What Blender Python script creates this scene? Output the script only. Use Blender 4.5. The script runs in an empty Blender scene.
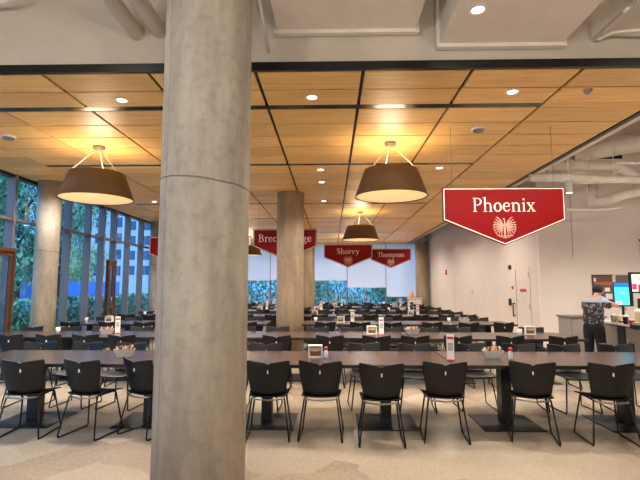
import bpy, bmesh, math, random
from mathutils import Vector, Matrix
R = math.radians
random.seed(7)
COL = bpy.context.scene.collection
CAMZ = 1.6

# ------------------------------------------------------------------ helpers
def prop(o, label=None, cat=None, group=None, kind=None):
    if label: o['label'] = label
    if cat: o['category'] = cat
    if group: o['group'] = group
    if kind: o['kind'] = kind
    return o

class MB:
    def __init__(s):
        s.bm = bmesh.new(); s.mi = 0
    def mat(s, i): s.mi = i; return s
    def _f(s, vs):
        try:
            f = s.bm.faces.new(vs); f.material_index = s.mi; return f
        except ValueError: return None
    def box(s, x0, x1, y0, y1, z0, z1, M=None, bev=0):
        c = [(x, y, z) for z in (z0, z1) for x, y in ((x0, y0), (x1, y0), (x1, y1), (x0, y1))]
        v = [s.bm.verts.new(M @ Vector(p) if M else p) for p in c]
        fs = [s._f([v[i] for i in q]) for q in ((3,2,1,0),(4,5,6,7),(0,1,5,4),(1,2,6,5),(2,3,7,6),(3,0,4,7))]
        if bev:
            es = set(e for f in fs for e in f.edges)
            r = bmesh.ops.bevel(s.bm, geom=list(es), offset=bev, segments=2, affect='EDGES', profile=.5)
            for f in r['faces']: f.material_index = s.mi
        return s
    def rings(s, rings, close=True, cap0=True, cap1=True, smooth=True):
        R_ = [[s.bm.verts.new(p) for p in r] for r in rings]
        n = len(R_[0])
        for a, b in zip(R_, R_[1:]):
            for i in range(n if close else n-1):
                f = s._f([a[i], a[(i+1) % n], b[(i+1) % n], b[i]])
                if f and smooth: f.smooth = True
        if cap0: s._f(list(reversed(R_[0])))
        if cap1: s._f(R_[-1])
        return s
    def tube(s, pts, r, n=8, caps=True):
        pts = [Vector(p) for p in pts]; rs = []
        prev = None
        for i, p in enumerate(pts):
            if i == 0: t = pts[1]-p
            elif i == len(pts)-1: t = p-pts[i-1]
            else: t = (pts[i+1]-p).normalized()+(p-pts[i-1]).normalized()
            t.normalize()
            if prev is None:
                u = t.orthogonal().normalized()
            else:
                u = (prev - t*prev.dot(t)).normalized()
            prev = u; w = t.cross(u)
            rr = r[i] if isinstance(r, (list, tuple)) else r
            k = 1.0
            if 0 < i < len(pts)-1:
                c = (pts[i+1]-p).normalized().dot((p-pts[i-1]).normalized())
                k = 1/max(.6, math.sqrt(max(.01, (1+c)/2)))
            rs.append([p+(u*math.cos(a)+w*math.sin(a))*rr*(k if k < 1.5 else 1.5) for a in [2*math.pi*j/n for j in range(n)]])
        return s.rings(rs, cap0=caps, cap1=caps)
    def lathe(s, prof, c=(0,0,0), n=24, cap0=False, cap1=False):
        return s.rings([[(c[0]+r*math.cos(2*math.pi*j/n), c[1]+r*math.sin(2*math.pi*j/n), c[2]+z) for j in range(n)] for r, z in prof], cap0=cap0, cap1=cap1)
    def poly(s, pts, y0, y1):       # pts: (x,z) outline counter-clockwise seen from -Y, extruded y0 (front) .. y1
        a = [s.bm.verts.new((p[0], y0, p[1])) for p in pts]
        b = [s.bm.verts.new((p[0], y1, p[1])) for p in pts]
        s._f(a); s._f(list(reversed(b)))
        n = len(pts)
        for i in range(n): s._f([a[(i+1) % n], a[i], b[i], b[(i+1) % n]])
        return s
    def stroke(s, pts, w, y0, y1):  # ribbon in the XZ plane
        P = [Vector(p) for p in pts]; L = []; Q = []
        for i, p in enumerate(P):
            a = (P[i]-P[i-1]).normalized() if i > 0 else None
            b = (P[i+1]-P[i]).normalized() if i < len(P)-1 else None
            t = (a+b).normalized() if a and b and (a+b).length > 1e-6 else (a or b)
            nrm = Vector((-t.y, t.x)); ww = w[i] if isinstance(w, (list, tuple)) else w
            L.append(p+nrm*ww/2); Q.append(p-nrm*ww/2)
        for i in range(len(P)-1):
            s.poly([Q[i], Q[i+1], L[i+1], L[i]], y0, y1)
        return s
    def quadv(s, vs): return s._f([s.bm.verts.new(v) for v in vs])
    def build(s, name, mats, parent=None, loc=None, smooth=False, rz=0):
        me = bpy.data.meshes.new(name)
        bmesh.ops.recalc_face_normals(s.bm, faces=s.bm.faces)
        s.bm.to_mesh(me); s.bm.free()
        if not isinstance(mats, (list, tuple)): mats = [mats]
        for m in mats: me.materials.append(m)
        if smooth:
            for p in me.polygons: p.use_smooth = True
        o = bpy.data.objects.new(name, me); COL.objects.link(o)
        if parent: o.parent = parent
        if loc: o.location = loc
        if rz: o.rotation_euler.z = rz
        return o

def empty(name, loc=(0,0,0), rz=0, label=None, cat=None, group=None, kind=None):
    o = bpy.data.objects.new(name, None); COL.objects.link(o)
    o.empty_display_size = .1
    o.location = loc; o.rotation_euler.z = rz
    return prop(o, label, cat, group, kind)

def struct(mb, name, mats, parent=None):
    o = mb.build(name, mats, parent)
    if parent is None: o['kind'] = 'structure'
    return o

def copy_tree(o, parent=None):
    c = o.copy(); COL.objects.link(c); c.parent = parent
    for ch in list(o.children): copy_tree(ch, c)
    return c

# ------------------------------------------------------------------ materials
def new_mat(name):
    m = bpy.data.materials.new(name); m.use_nodes = True
    nt = m.node_tree
    return m, nt, nt.nodes['Principled BSDF']
def srgb(r, g, b):
    f = lambda c: ((c/255+.055)/1.055)**2.4 if c > 10 else c/255/12.92
    return (f(r), f(g), f(b), 1)
def pm(name, col, rough=.5, metal=0, spec=.5, emit=0, noise=0, nscale=20, bump=0, coat=0):
    m, nt, b = new_mat(name)
    c = srgb(*col)
    b.inputs['Base Color'].default_value = c
    b.inputs['Roughness'].default_value = rough
    b.inputs['Metallic'].default_value = metal
    b.inputs['Specular IOR Level'].default_value = spec
    b.inputs['Coat Weight'].default_value = coat
    if emit:
        b.inputs['Emission Color'].default_value = c
        b.inputs['Emission Strength'].default_value = emit
    if noise or bump:
        tc = nt.nodes.new('ShaderNodeTexCoord')
        nz = nt.nodes.new('ShaderNodeTexNoise'); nz.inputs['Scale'].default_value = nscale; nz.inputs['Detail'].default_value = 5
        nt.links.new(tc.outputs['Object'], nz.inputs['Vector'])
        if noise:
            rp = nt.nodes.new('ShaderNodeValToRGB')
            rp.color_ramp.elements[0].position = .3; rp.color_ramp.elements[1].position = .7
            rp.color_ramp.elements[0].color = tuple(x*(1-noise) for x in c[:3])+(1,)
            rp.color_ramp.elements[1].color = tuple(min(1, x*(1+noise)) for x in c[:3])+(1,)
            nt.links.new(nz.outputs['Fac'], rp.inputs[0]); nt.links.new(rp.outputs[0], b.inputs['Base Color'])
        if bump:
            bp = nt.nodes.new('ShaderNodeBump'); bp.inputs['Strength'].default_value = bump; bp.inputs['Distance'].default_value = .01
            nt.links.new(nz.outputs['Fac'], bp.inputs['Height']); nt.links.new(bp.outputs[0], b.inputs['Normal'])
    return m

def math_node(nt, op, a, b=None, c=None):
    n = nt.nodes.new('ShaderNodeMath'); n.operation = op
    for i, v in enumerate((a, b, c)):
        if v is None: continue
        if isinstance(v, (int, float)): n.inputs[i].default_value = v
        else: nt.links.new(v, n.inputs[i])
    return n.outputs[0]
def mixc(nt, fac, a, b, mode='MIX'):
    n = nt.nodes.new('ShaderNodeMix'); n.data_type = 'RGBA'; n.blend_type = mode
    for k, v in ((0, fac), (6, a), (7, b)):
        if isinstance(v, (int, float, tuple)): n.inputs[k].default_value = v
        else: nt.links.new(v, n.inputs[k])
    return n.outputs[2]

def mat_concrete(name, base, joint_z=None):
    m, nt, b = new_mat(name)
    tc = nt.nodes.new('ShaderNodeTexCoord'); O = tc.outputs['Object']
    mp = nt.nodes.new('ShaderNodeMapping'); mp.inputs['Scale'].default_value = (2.2, 2.2, .5); nt.links.new(O, mp.inputs[0])
    n1 = nt.nodes.new('ShaderNodeTexNoise'); n1.inputs['Scale'].default_value = 2.2; n1.inputs['Detail'].default_value = 8; n1.inputs['Roughness'].default_value = .62
    nt.links.new(mp.outputs[0], n1.inputs['Vector'])
    n2 = nt.nodes.new('ShaderNodeTexNoise'); n2.inputs['Scale'].default_value = 14; n2.inputs['Detail'].default_value = 6
    nt.links.new(O, n2.inputs['Vector'])
    rp = nt.nodes.new('ShaderNodeValToRGB'); e = rp.color_ramp.elements
    c = srgb(*base)
    e[0].position = .32; e[0].color = tuple(x*.68 for x in c[:3])+(1,)
    e[1].position = .66; e[1].color = tuple(x*1.12 for x in c[:3])+(1,)
    nt.links.new(n1.outputs['Fac'], rp.inputs[0])
    r2 = nt.nodes.new('ShaderNodeValToRGB'); e = r2.color_ramp.elements
    e[0].position = .25; e[0].color = (.72,.72,.72,1); e[1].position = .5; e[1].color = (1,1,1,1)
    nt.links.new(n2.outputs['Fac'], r2.inputs[0])
    col = mixc(nt, .7, rp.outputs[0], r2.outputs[0], 'MULTIPLY')
    # small air holes
    vo = nt.nodes.new('ShaderNodeTexVoronoi'); vo.inputs['Scale'].default_value = 9; nt.links.new(O, vo.inputs['Vector'])
    hole = math_node(nt, 'LESS_THAN', vo.outputs['Distance'], .045)
    col = mixc(nt, math_node(nt, 'MULTIPLY', hole, .6), col, (.06,.05,.04,1))
    if joint_z:
        sp = nt.nodes.new('ShaderNodeSeparateXYZ'); nt.links.new(O, sp.inputs[0])
        zz = math_node(nt, 'ADD', sp.outputs['Z'], math_node(nt, 'MULTIPLY', sp.outputs['X'], .10))
        zz = math_node(nt, 'ADD', zz, math_node(nt, 'MULTIPLY', math_node(nt, 'SUBTRACT', n1.outputs['Fac'], .5), .035))
        d = math_node(nt, 'ABSOLUTE', math_node(nt, 'SUBTRACT', zz, joint_z))
        ln = math_node(nt, 'LESS_THAN', d, .0065)
        col = mixc(nt, math_node(nt, 'MULTIPLY', ln, .7), col, (.05,.04,.03,1))
        # vertical form line
        xx = math_node(nt, 'ABSOLUTE', math_node(nt, 'ADD', sp.outputs['X'], .225))
        ly = math_node(nt, 'LESS_THAN', sp.outputs['Y'], 0)
        l2 = math_node(nt, 'MULTIPLY', math_node(nt, 'LESS_THAN', xx, .004), ly)
        col = mixc(nt, math_node(nt, 'MULTIPLY', l2, .45), col, (.08,.065,.05,1))
    nt.links.new(col, b.inputs['Base Color'])
    b.inputs['Roughness'].default_value = .7
    bp = nt.nodes.new('ShaderNodeBump'); bp.inputs['Strength'].default_value = .25; bp.inputs['Distance'].default_value = .01
    nt.links.new(n2.outputs['Fac'], bp.inputs['Height']); nt.links.new(bp.outputs[0], b.inputs['Normal'])
    return m

def mat_wood_ceiling():
    m, nt, b = new_mat('wood ceiling panel')
    tc = nt.nodes.new('ShaderNodeTexCoord'); O = tc.outputs['Object']
    mp = nt.nodes.new('ShaderNodeMapping'); mp.inputs['Scale'].default_value = (1.1, 16, 1); nt.links.new(O, mp.inputs[0])
    n1 = nt.nodes.new('ShaderNodeTexNoise'); n1.inputs['Scale'].default_value = 1.6; n1.inputs['Detail'].default_value = 6; n1.inputs['Distortion'].default_value = .6
    nt.links.new(mp.outputs[0], n1.inputs['Vector'])
    at = nt.nodes.new('ShaderNodeAttribute'); at.attribute_name = 'tone'
    rp = nt.nodes.new('ShaderNodeValToRGB'); e = rp.color_ramp.elements
    e[0].position = .3; e[0].color = srgb(230, 178, 104); e[1].position = .72; e[1].color = srgb(252, 212, 138)
    nt.links.new(n1.outputs['Fac'], rp.inputs[0])
    tone = math_node(nt, 'ADD', math_node(nt, 'MULTIPLY', at.outputs['Fac'], .24), .86)
    cmb = nt.nodes.new('ShaderNodeCombineColor')
    for i in range(3): nt.links.new(tone, cmb.inputs[i])
    col = mixc(nt, 1.0, rp.outputs[0], cmb.outputs[0], 'MULTIPLY')
    nt.links.new(col, b.inputs['Base Color'])
    b.inputs['Roughness'].default_value = .42
    b.inputs['Specular IOR Level'].default_value = .35
    return m

def mat_floor():
    m, nt, b = new_mat('polished terrazzo')
    tc = nt.nodes.new('ShaderNodeTexCoord'); O = tc.outputs['Object']
    vo = nt.nodes.new('ShaderNodeTexVoronoi'); vo.inputs['Scale'].default_value = 1.1; vo.inputs['Randomness'].default_value = .9
    n0 = nt.nodes.new('ShaderNodeTexNoise'); n0.inputs['Scale'].default_value = 1.3; n0.inputs['Detail'].default_value = 3
    nt.links.new(O, n0.inputs['Vector'])
    vm = nt.nodes.new('ShaderNodeVectorMath'); vm.operation = 'MULTIPLY_ADD'; vm.inputs[1].default_value = (.5,.5,0)
    nt.links.new(n0.outputs['Color'], vm.inputs[0]); nt.links.new(O, vm.inputs[2]); nt.links.new(vm.outputs[0], vo.inputs['Vector'])
    bw = nt.nodes.new('ShaderNodeRGBToBW'); nt.links.new(vo.outputs['Color'], bw.inputs[0])
    fine = nt.nodes.new('ShaderNodeTexNoise'); fine.inputs['Scale'].default_value = 45; fine.inputs['Detail'].default_value = 4
    nt.links.new(O, fine.inputs['Vector'])
    big = nt.nodes.new('ShaderNodeTexNoise'); big.inputs['Scale'].default_value = .8; big.inputs['Detail'].default_value = 5
    nt.links.new(O, big.inputs['Vector'])
    f = math_node(nt, 'ADD', math_node(nt, 'MULTIPLY', bw.outputs[0], .36), math_node(nt, 'MULTIPLY', fine.outputs['Fac'], .26))
    f = math_node(nt, 'ADD', f, math_node(nt, 'MULTIPLY', big.outputs['Fac'], .45))
    rp = nt.nodes.new('ShaderNodeValToRGB'); e = rp.color_ramp.elements
    e[0].position = .38; e[0].color = srgb(160, 142, 122); e[1].position = .82; e[1].color = srgb(200, 185, 164)
    nt.links.new(f, rp.inputs[0])
    v2 = nt.nodes.new('ShaderNodeTexVoronoi'); v2.inputs['Scale'].default_value = 60; nt.links.new(O, v2.inputs['Vector'])
    b2 = nt.nodes.new('ShaderNodeRGBToBW'); nt.links.new(v2.outputs['Color'], b2.inputs[0])
    chip = math_node(nt, 'MULTIPLY', math_node(nt, 'GREATER_THAN', b2.outputs[0], .72), .1)
    col = mixc(nt, chip, rp.outputs[0], srgb(236, 226, 208))
    chip2 = math_node(nt, 'MULTIPLY', math_node(nt, 'LESS_THAN', b2.outputs[0], .25), .08)
    col = mixc(nt, chip2, col, srgb(96, 82, 70))
    nt.links.new(col, b.inputs['Base Color'])
    b.inputs['Roughness'].default_value = .2
    b.inputs['Specular IOR Level'].default_value = .5
    return m

def mat_glass():
    m = bpy.data.materials.new('window glass'); m.use_nodes = True; nt = m.node_tree; nt.nodes.clear()
    o = nt.nodes.new('ShaderNodeOutputMaterial'); mx = nt.nodes.new('ShaderNodeMixShader')
    t = nt.nodes.new('ShaderNodeBsdfTransparent'); g = nt.nodes.new('ShaderNodeBsdfGlossy'); g.inputs['Roughness'].default_value = .0
    t.inputs[0].default_value = (.86,.95,.96,1)
    ge = nt.nodes.new('ShaderNodeNewGeometry'); dt = nt.nodes.new('ShaderNodeVectorMath'); dt.operation = 'DOT_PRODUCT'
    nt.links.new(ge.outputs['Incoming'], dt.inputs[0]); nt.links.new(ge.outputs['Normal'], dt.inputs[1])
    c = math_node(nt, 'SUBTRACT', 1.0, math_node(nt, 'ABSOLUTE', dt.outputs['Value']))
    F = math_node(nt, 'MULTIPLY_ADD', math_node(nt, 'POWER', c, 5.0), .9, .07)
    nt.links.new(F, mx.inputs[0]); nt.links.new(t.outputs[0], mx.inputs[1]); nt.links.new(g.outputs[0], mx.inputs[2]); nt.links.new(mx.outputs[0], o.inputs[0])
    return m
def mat_shade():
    m = bpy.data.materials.new('roller shade fabric'); m.use_nodes = True; nt = m.node_tree; nt.nodes.clear()
    o = nt.nodes.new('ShaderNodeOutputMaterial'); mx = nt.nodes.new('ShaderNodeMixShader'); mx.inputs[0].default_value = .5
    d = nt.nodes.new('ShaderNodeBsdfDiffuse'); d.inputs[0].default_value = (.9,.92,.96,1)
    t = nt.nodes.new('ShaderNodeBsdfTranslucent'); t.inputs[0].default_value = (.9,.93,.97,1)
    nt.links.new(d.outputs[0], mx.inputs[1]); nt.links.new(t.outputs[0], mx.inputs[2]); nt.links.new(mx.outputs[0], o.inputs[0])
    return m
def mat_foliage(name, dark, light):
    m, nt, b = new_mat(name)
    oi = nt.nodes.new('ShaderNodeNewGeometry')
    rp = nt.nodes.new('ShaderNodeValToRGB'); e = rp.color_ramp.elements
    e[0].color = srgb(*dark); e[1].color = srgb(*light)
    nt.links.new(oi.outputs['Random Per Island'], rp.inputs[0]); nt.links.new(rp.outputs[0], b.inputs['Base Color'])
    b.inputs['Roughness'].default_value = .6
    return m

WOODC = mat_wood_ceiling()
FLOOR = mat_floor()
CONC = mat_concrete('cast concrete', (170, 159, 143), 2.39)
CONC2 = mat_concrete('cast concrete tan', (172, 150, 122))
GLASS = mat_glass(); SHADE = mat_shade()
BEIGE = pm('beige ceiling paint', (200, 187, 170), .6, noise=.04, nscale=3)
DUCTP = pm('painted duct', (228, 218, 204), .45, noise=.05, nscale=4)
WALLP = pm('wall paint', (214, 200, 188), .6, noise=.03, nscale=1.5)
WALLW = pm('wall paint bright', (224, 214, 204), .6, noise=.03, nscale=1.5)
DARKTRIM = pm('dark bronze trim', (15, 13, 15), .3, spec=.45)
SLOT = pm('black slot diffuser', (5, 5, 5), .2, spec=.4)
PLEN = pm('plenum black', (14, 12, 10), .9)
ALU = pm('mullion aluminium', (120, 112, 112), .45, metal=.3)
WOODD = pm('door wood', (84, 54, 34), .4, noise=.2, nscale=9)
CHAIR = pm('chair black shell', (17, 14, 14), .45, spec=.35)
FRAME = pm('black steel rod', (22, 20, 20), .3, metal=.4)
TOPM, nt_, b_ = new_mat('dark walnut laminate')
def _top():
    nt = nt_; b = b_
    tc = nt.nodes.new('ShaderNodeTexCoord'); mp = nt.nodes.new('ShaderNodeMapping'); mp.inputs['Scale'].default_value = (1.2, 22, 1)
    nt.links.new(tc.outputs['Object'], mp.inputs[0])
    n = nt.nodes.new('ShaderNodeTexNoise'); n.inputs['Scale'].default_value = 2; n.inputs['Detail'].default_value = 5; nt.links.new(mp.outputs[0], n.inputs['Vector'])
    rp = nt.nodes.new('ShaderNodeValToRGB'); e = rp.color_ramp.elements
    e[0].position = .3; e[0].color = srgb(48, 33, 30); e[1].position = .7; e[1].color = srgb(78, 55, 48)
    nt.links.new(n.outputs['Fac'], rp.inputs[0]); nt.links.new(rp.outputs[0], b.inputs['Base Color'])
    b.inputs['Roughness'].default_value = .24; b.inputs['Specular IOR Level'].default_value = .6
_top()
EDGE = pm('table edge', (24, 18, 17), .5)
PED = pm('black powder coat', (20, 18, 18), .4)
TRAYM = pm('translucent tray', (196, 190, 180), .3)
WHITE = pm('white plastic', (236, 232, 224), .4)
CREAM = pm('cream cardboard', (214, 190, 150), .6)
REDM = pm('red print', (200, 40, 34), .5)
CLEAR = pm('clear plastic', (205, 205, 205), .15)
BROWNK = pm('kraft packets', (120, 80, 46), .7, noise=.3, nscale=60)
SIGNRED = pm('red vinyl', (132, 6, 7), .5, spec=.2, noise=.04, nscale=2)
SIGNWHITE = pm('cream lettering', (255, 238, 220), .5)
SIGNPINK = pm('pale emblem ink', (226, 170, 152), .5)
SHADEOUT = pm('bronze fabric shade', (112, 78, 38), .6, noise=.1, nscale=60)
SHADEIN = pm('shade lining', (250, 225, 170), .7)
DIFF = pm('lamp diffuser', (246, 212, 150), .6, emit=.7)
LED = pm('lit lens', (255, 246, 240), .5, emit=7)
BULB = pm('glowing bulb', (255, 226, 180), .5, emit=12)
CABLE = pm('white cable', (235, 225, 210), .4)
STEEL = pm('brushed steel', (150, 145, 140), .35, metal=.8)
GREYP = pm('grey laminate', (150, 142, 134), .5)
BROWNP = pm('grey brown laminate', (112, 98, 88), .5)
COUNTER = pm('white stone counter', (232, 224, 214), .3, noise=.05, nscale=12)
BLACK = pm('black plastic', (16, 15, 17), .4)

# ------------------------------------------------------------------ camera
cam = bpy.data.cameras.new('camera'); co = bpy.data.objects.new('camera', cam); COL.objects.link(co)
cam.sensor_width = 36; cam.lens = 460/640*36; cam.clip_end = 400
f = 460.0; hx = 331-320; pitch = math.atan(46/460.0)
yaw = math.atan(hx/(f/math.cos(pitch)))
co.rotation_euler = (math.pi/2+pitch, 0, yaw); co.location = (0, 0, CAMZ)
bpy.context.scene.camera = co

XL, XR, YB = -6.95, 5.3, 25.7
CZ = 4.0
# ------------------------------------------------------------------ shell
struct(MB().box(-7.1, 9.2, -5.1, 25.9, -.12, 0), 'floor', FLOOR)
struct(MB().box(-7.1, 9.2, -5.1, 25.9, 5.5, 5.6), 'ceiling', BEIGE)
struct(MB().box(XR, XR+.14, 11.941, YB, 0, 5.5), 'wall_right', WALLP)
struct(MB().box(XR, 9.0, 11.8, 11.94, 0, 5.5), 'wall_servery', WALLW)
struct(MB().box(9.0, 9.14, -5, 11.94, 0, 5.5), 'wall_far_right', WALLW)
struct(MB().box(-7.0, 9.14, -5.1, -5.0, 0, 5.5), 'wall_rear', WALLW)
struct(MB().box(XL-.05, 4.4, 4.93, 5.03, 4.09, 5.5), 'wall_bulkhead', BEIGE)
struct(MB().box(4.3, 4.78, 5.03, YB, 4.16, 5.5), 'trim_beam', DUCTP)
mb = MB().box(XL, 4.4, 4.90, 4.94, CZ-.005, CZ+.09)
mb.box(4.27, 4.36, 4.94, YB, CZ-.01, CZ+.16)
struct(mb, 'trim_ceiling_edge', DARKTRIM)
# wood ceiling
xs = [-6.95, -5.73] + [-4.51+1.22*k for k in range(7)] + [4.27]
rows = []
y = 4.95
slots = [6.0, 8.95, 13.3, 16.25, 20.6, 23.55, 25.7]
lo = 4.95
for i, sl in enumerate(slots):
    hi = sl-.07 if i < 6 else 25.7
    n = max(1, round((hi-lo)/.59))
    for k in range(n): rows.append((lo+(hi-lo)*k/n, lo+(hi-lo)*(k+1)/n, False))
    if i < 6: rows.append((sl-.07, sl+.07, True))
    lo = sl+.07
wc = MB(); tones = []
slotmb = []
g = .022
for (a, b2, isslot) in rows:
    for k in range(len(xs)-1):
        x0, x1 = xs[k]+g, xs[k+1]-g
        inner = 1 <= k <= 7
        if isslot and inner:
            continue
        yy0, yy1 = (a+.016, b2-.016)
        if isslot: yy0, yy1 = a, b2
        wc.box(x0, x1, yy0, yy1, CZ, CZ+.03)
        tones += [random.random()]*6
me_o = struct(wc, 'ceiling_wood_panels', WOODC)
at = me_o.data.attributes.new('tone', 'FLOAT', 'FACE')
for i, t in enumerate(tones): at.data[i].value = t
mb = MB()
for sl in slots[:6]: mb.box(-5.73, 2.81, sl-.066, sl+.066, CZ+.006, CZ+.035)
struct(mb, 'trim_slots', SLOT)
mb = MB().box(XL, 4.28, 4.95, YB, CZ+.036, CZ+.05)
struct(mb, 'ceiling_backing', SLOT)

# left window wall
w1 = empty('window_1', (0,0,0), kind='structure')
ys = [-4.9, -3.8, -2.7, -1.6, -.5, .6, 1.7, 2.8, 3.9, 5.0, 6.1, 7.2, 8.25, 9.62, 10.7, 11.75, 12.75, 13.55, 14.3, 15.3, 16.4, 17.5, 18.6, 19.7, 20.8, 21.9, 23, 24.1, 25.2]
for yv in ys:
    MB().box(XL-.02, XL+.17, yv-.035, yv+.035, .12, CZ).build('mullion', ALU, w1)
mb = MB().box(XL-.0, XL+.13, -5, YB, 3.0, 3.06); mb.build('transom', ALU, w1)
mb = MB().box(XL-.02, XL+.13, -5, YB, 0, .12); mb.build('sill', ALU, w1)
MB().box(XL-.05, XL+.13, -5, YB, CZ-.06, CZ+.1).build('head', DARKTRIM, w1)
m = MB(); m.quadv([(XL+.01, -5, .1), (XL+.01, YB, .1), (XL+.01, YB, CZ), (XL+.01, -5, CZ)])
m.build('pane', GLASS, w1)
struct(MB().box(XL-.1, XL, -5, YB, 4.05, 5.5), 'wall_left', BEIGE)
for n, (a, b2) in enumerate(((8.45, 9.6), (13.72, 14.2))):
    d = empty('door_%d' % (n+1), (XL+.2, a, 0), kind='structure')
    L = b2-a
    MB().box(-.03, .07, 0, .06, 0, 2.32).build('jamb', WOODD, d)
    MB().box(-.03, .07, L-.06, L, 0, 2.32).build('jamb', WOODD, d)
    MB().box(-.03, .08, -.01, L+.01, 2.32, 2.39).build('door_head', WOODD, d)
    m = MB(); m.box(0, .05, .06, L-.06, 0, .25).box(0, .05, .06, .15, .25, 2.32).box(0, .05, L-.15, L-.06, .25, 2.32).box(0, .05, .15, L-.15, 2.22, 2.32)
    lf = m.build('door_leaf', WOODD, d)
    MB().box(.02, .03, .15, L-.15, .25, 2.22).build('pane', GLASS, lf)
    MB().tube([(.05, .2, .95), (.09, .2, .95), (.09, .2, 1.25), (.05, .2, 1.25)], .01).build('door_handle', STEEL, lf)

# back window wall
w2 = empty('window_2', (0,0,0), kind='structure')
ed = [3.04-2.14*k for k in range(5)]
xe = [XL] + sorted(ed) + [XR]
for xv in xe:
    MB().box(xv-.04, xv+.04, YB-.02, YB+.12, .5, CZ).build('mullion', ALU, w2)
for a, b2 in zip(xe, xe[1:]):
    MB().box((a+b2)/2-.025, (a+b2)/2+.025, YB, YB+.1, .5, CZ).build('mullion', ALU, w2)
MB().box(XL, XR, YB-.02, YB+.12, 0, .5).build('sill', WALLP, w2)
MB().box(XL, XR, YB-.02, YB+.12, CZ-.1, 5.5).build('head', WALLP, w2)
m = MB(); m.quadv([(XL, YB+.06, .5), (XR, YB+.06, .5), (XR, YB+.06, CZ), (XL, YB+.06, CZ)]); m.build('pane', GLASS, w2)
bots = [1.9, 1.95, 1.93, 1.95, 1.93, 1.54, 1.04]
bots = bots[-(len(xe)-1):]
wname = ['at the far left corner', 'just left of the wide column', 'behind the BRECKINRIDGE sign'.replace('BRECKINRIDGE', 'Breckinridge'), 'beneath the Shorey sign', 'between the Shorey and Thompson signs', 'closest to the right wall']
for i, (a, b2) in enumerate(zip(xe, xe[1:])):
    t = empty('roller_shade', ((a+b2)/2, YB-.1, 0), label='white roller shade on the back windows, %s' % wname[i], cat='window shade', group='roller shades on the back windows')
    w = (b2-a)/2-.015
    MB().box(-w, w, -.004, .004, bots[i], CZ-.06).build('fabric', SHADE, t)
    MB().box(-w, w, -.012, .012, bots[i]-.03, bots[i]).build('hem_bar', WHITE, t)

# right wall: door, small fittings
d = empty('door_3', (XR, 12.45, 0), kind='structure')
MB().box(-.012, 0, 0, .9, .005, 2.08).build('door_leaf', WALLP, d)
m = MB(); m.box(-.02, 0, -.05, 0, 0, 2.13).box(-.02, 0, .9, .95, 0, 2.13).box(-.02, 0, 0, .9, 2.08, 2.13); m.build('door_frame', WALLP, d)
m = MB(); m.box(-.016, -.011, .885, .9, .1, 2.05); m.build('door_gap', BLACK, d)
MB().box(-.03, -.012, .0, .03, 1.85, 1.98).build('hinge', STEEL, d)
MB().box(-.03, -.012, .0, .03, 1.0, 1.13).build('hinge', STEEL, d)
MB().box(-.016, -.012, .2, .62, 1.44, 1.52).build('door_sign', REDM, d)
MB().tube([(-.012, 1.02, .75), (-.07, 1.02, .75), (-.07, 1.02, 1.1), (-.012, 1.02, 1.1)], .018).build('door_handle', BLACK, d)
def fit(name, yv, z, w, h, mat, label, cat, dep=.05, detail=None):
    t = empty(name, (XR-.001, yv, z), label=label, cat=cat)
    MB().box(-dep, 0, -w/2, w/2, -h/2, h/2, bev=.008).build('housing', mat, t)
    if detail: MB().box(-dep-.02, -dep, -w/4, w/4, -h/4, h/4, bev=.006).build(detail[0], detail[1], t)
    return t
fit('fire_alarm', 21.3, 2.23, .2, .22, REDM, 'red fire alarm strobe high on the tan right wall', 'fire alarm', detail=('strobe_lens', WHITE))
fit('door_closer', 13.75, 2.15, .14, .12, BLACK, 'small dark box above and left of the wall door', 'wall box', detail=('sensor', STEEL))
fit('card_reader', 13.8, 1.13, .11, .2, BLACK, 'black card reader on tan wall left of the door handle', 'card reader', detail=('indicator', STEEL))
fit('thermostat', 17.4, 1.38, .16, .12, WALLW, 'small white thermostat on the middle of tan right wall', 'thermostat', dep=.03, detail=('dial', GREYP))
fit('key_switch', 13.6, 1.55, .07, .1, STEEL, 'small steel key switch above the black card reader', 'switch', dep=.02, detail=('key_slot', BLACK))
m = MB().box(XR-.004, XR, 20.0, 20.02, 0, 2.1); struct(m, 'trim_panel_seam', GREYP)

# ------------------------------------------------------------------ columns
def column(x, y, r, h, mat, label, n=64):
    o = MB().lathe([(r, 0), (r, h*.3), (r, h*.6), (r, h)], n=n, cap0=True, cap1=True).build('concrete_column', mat, loc=(x, y, 0))
    return prop(o, label, 'column', 'round concrete columns')
column(-1.0, 3.6, .345, 5.5, CONC, 'widest round concrete column, closest to the camera, with a crack-like joint ring', 96)
column(-1.04, 11.75, .345, CZ, CONC2, 'round tan concrete column in front of the Breckinridge sign')
column(-1.04, 19.8, .345, CZ, CONC2, 'narrow concrete column just right of and behind the one crossing the Breckinridge sign')
column(4.9, 25.0, .33, CZ, CONC2, 'far concrete column against the back corner, right of the Thompson sign')
column(-6.5, 10.35, .25, CZ, CONC, 'concrete column beside the left windows, under the left pendant lamp')
column(-6.5, 17.0, .25, CZ, CONC, 'distant bluish column by the left windows, next to the wide column')

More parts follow.
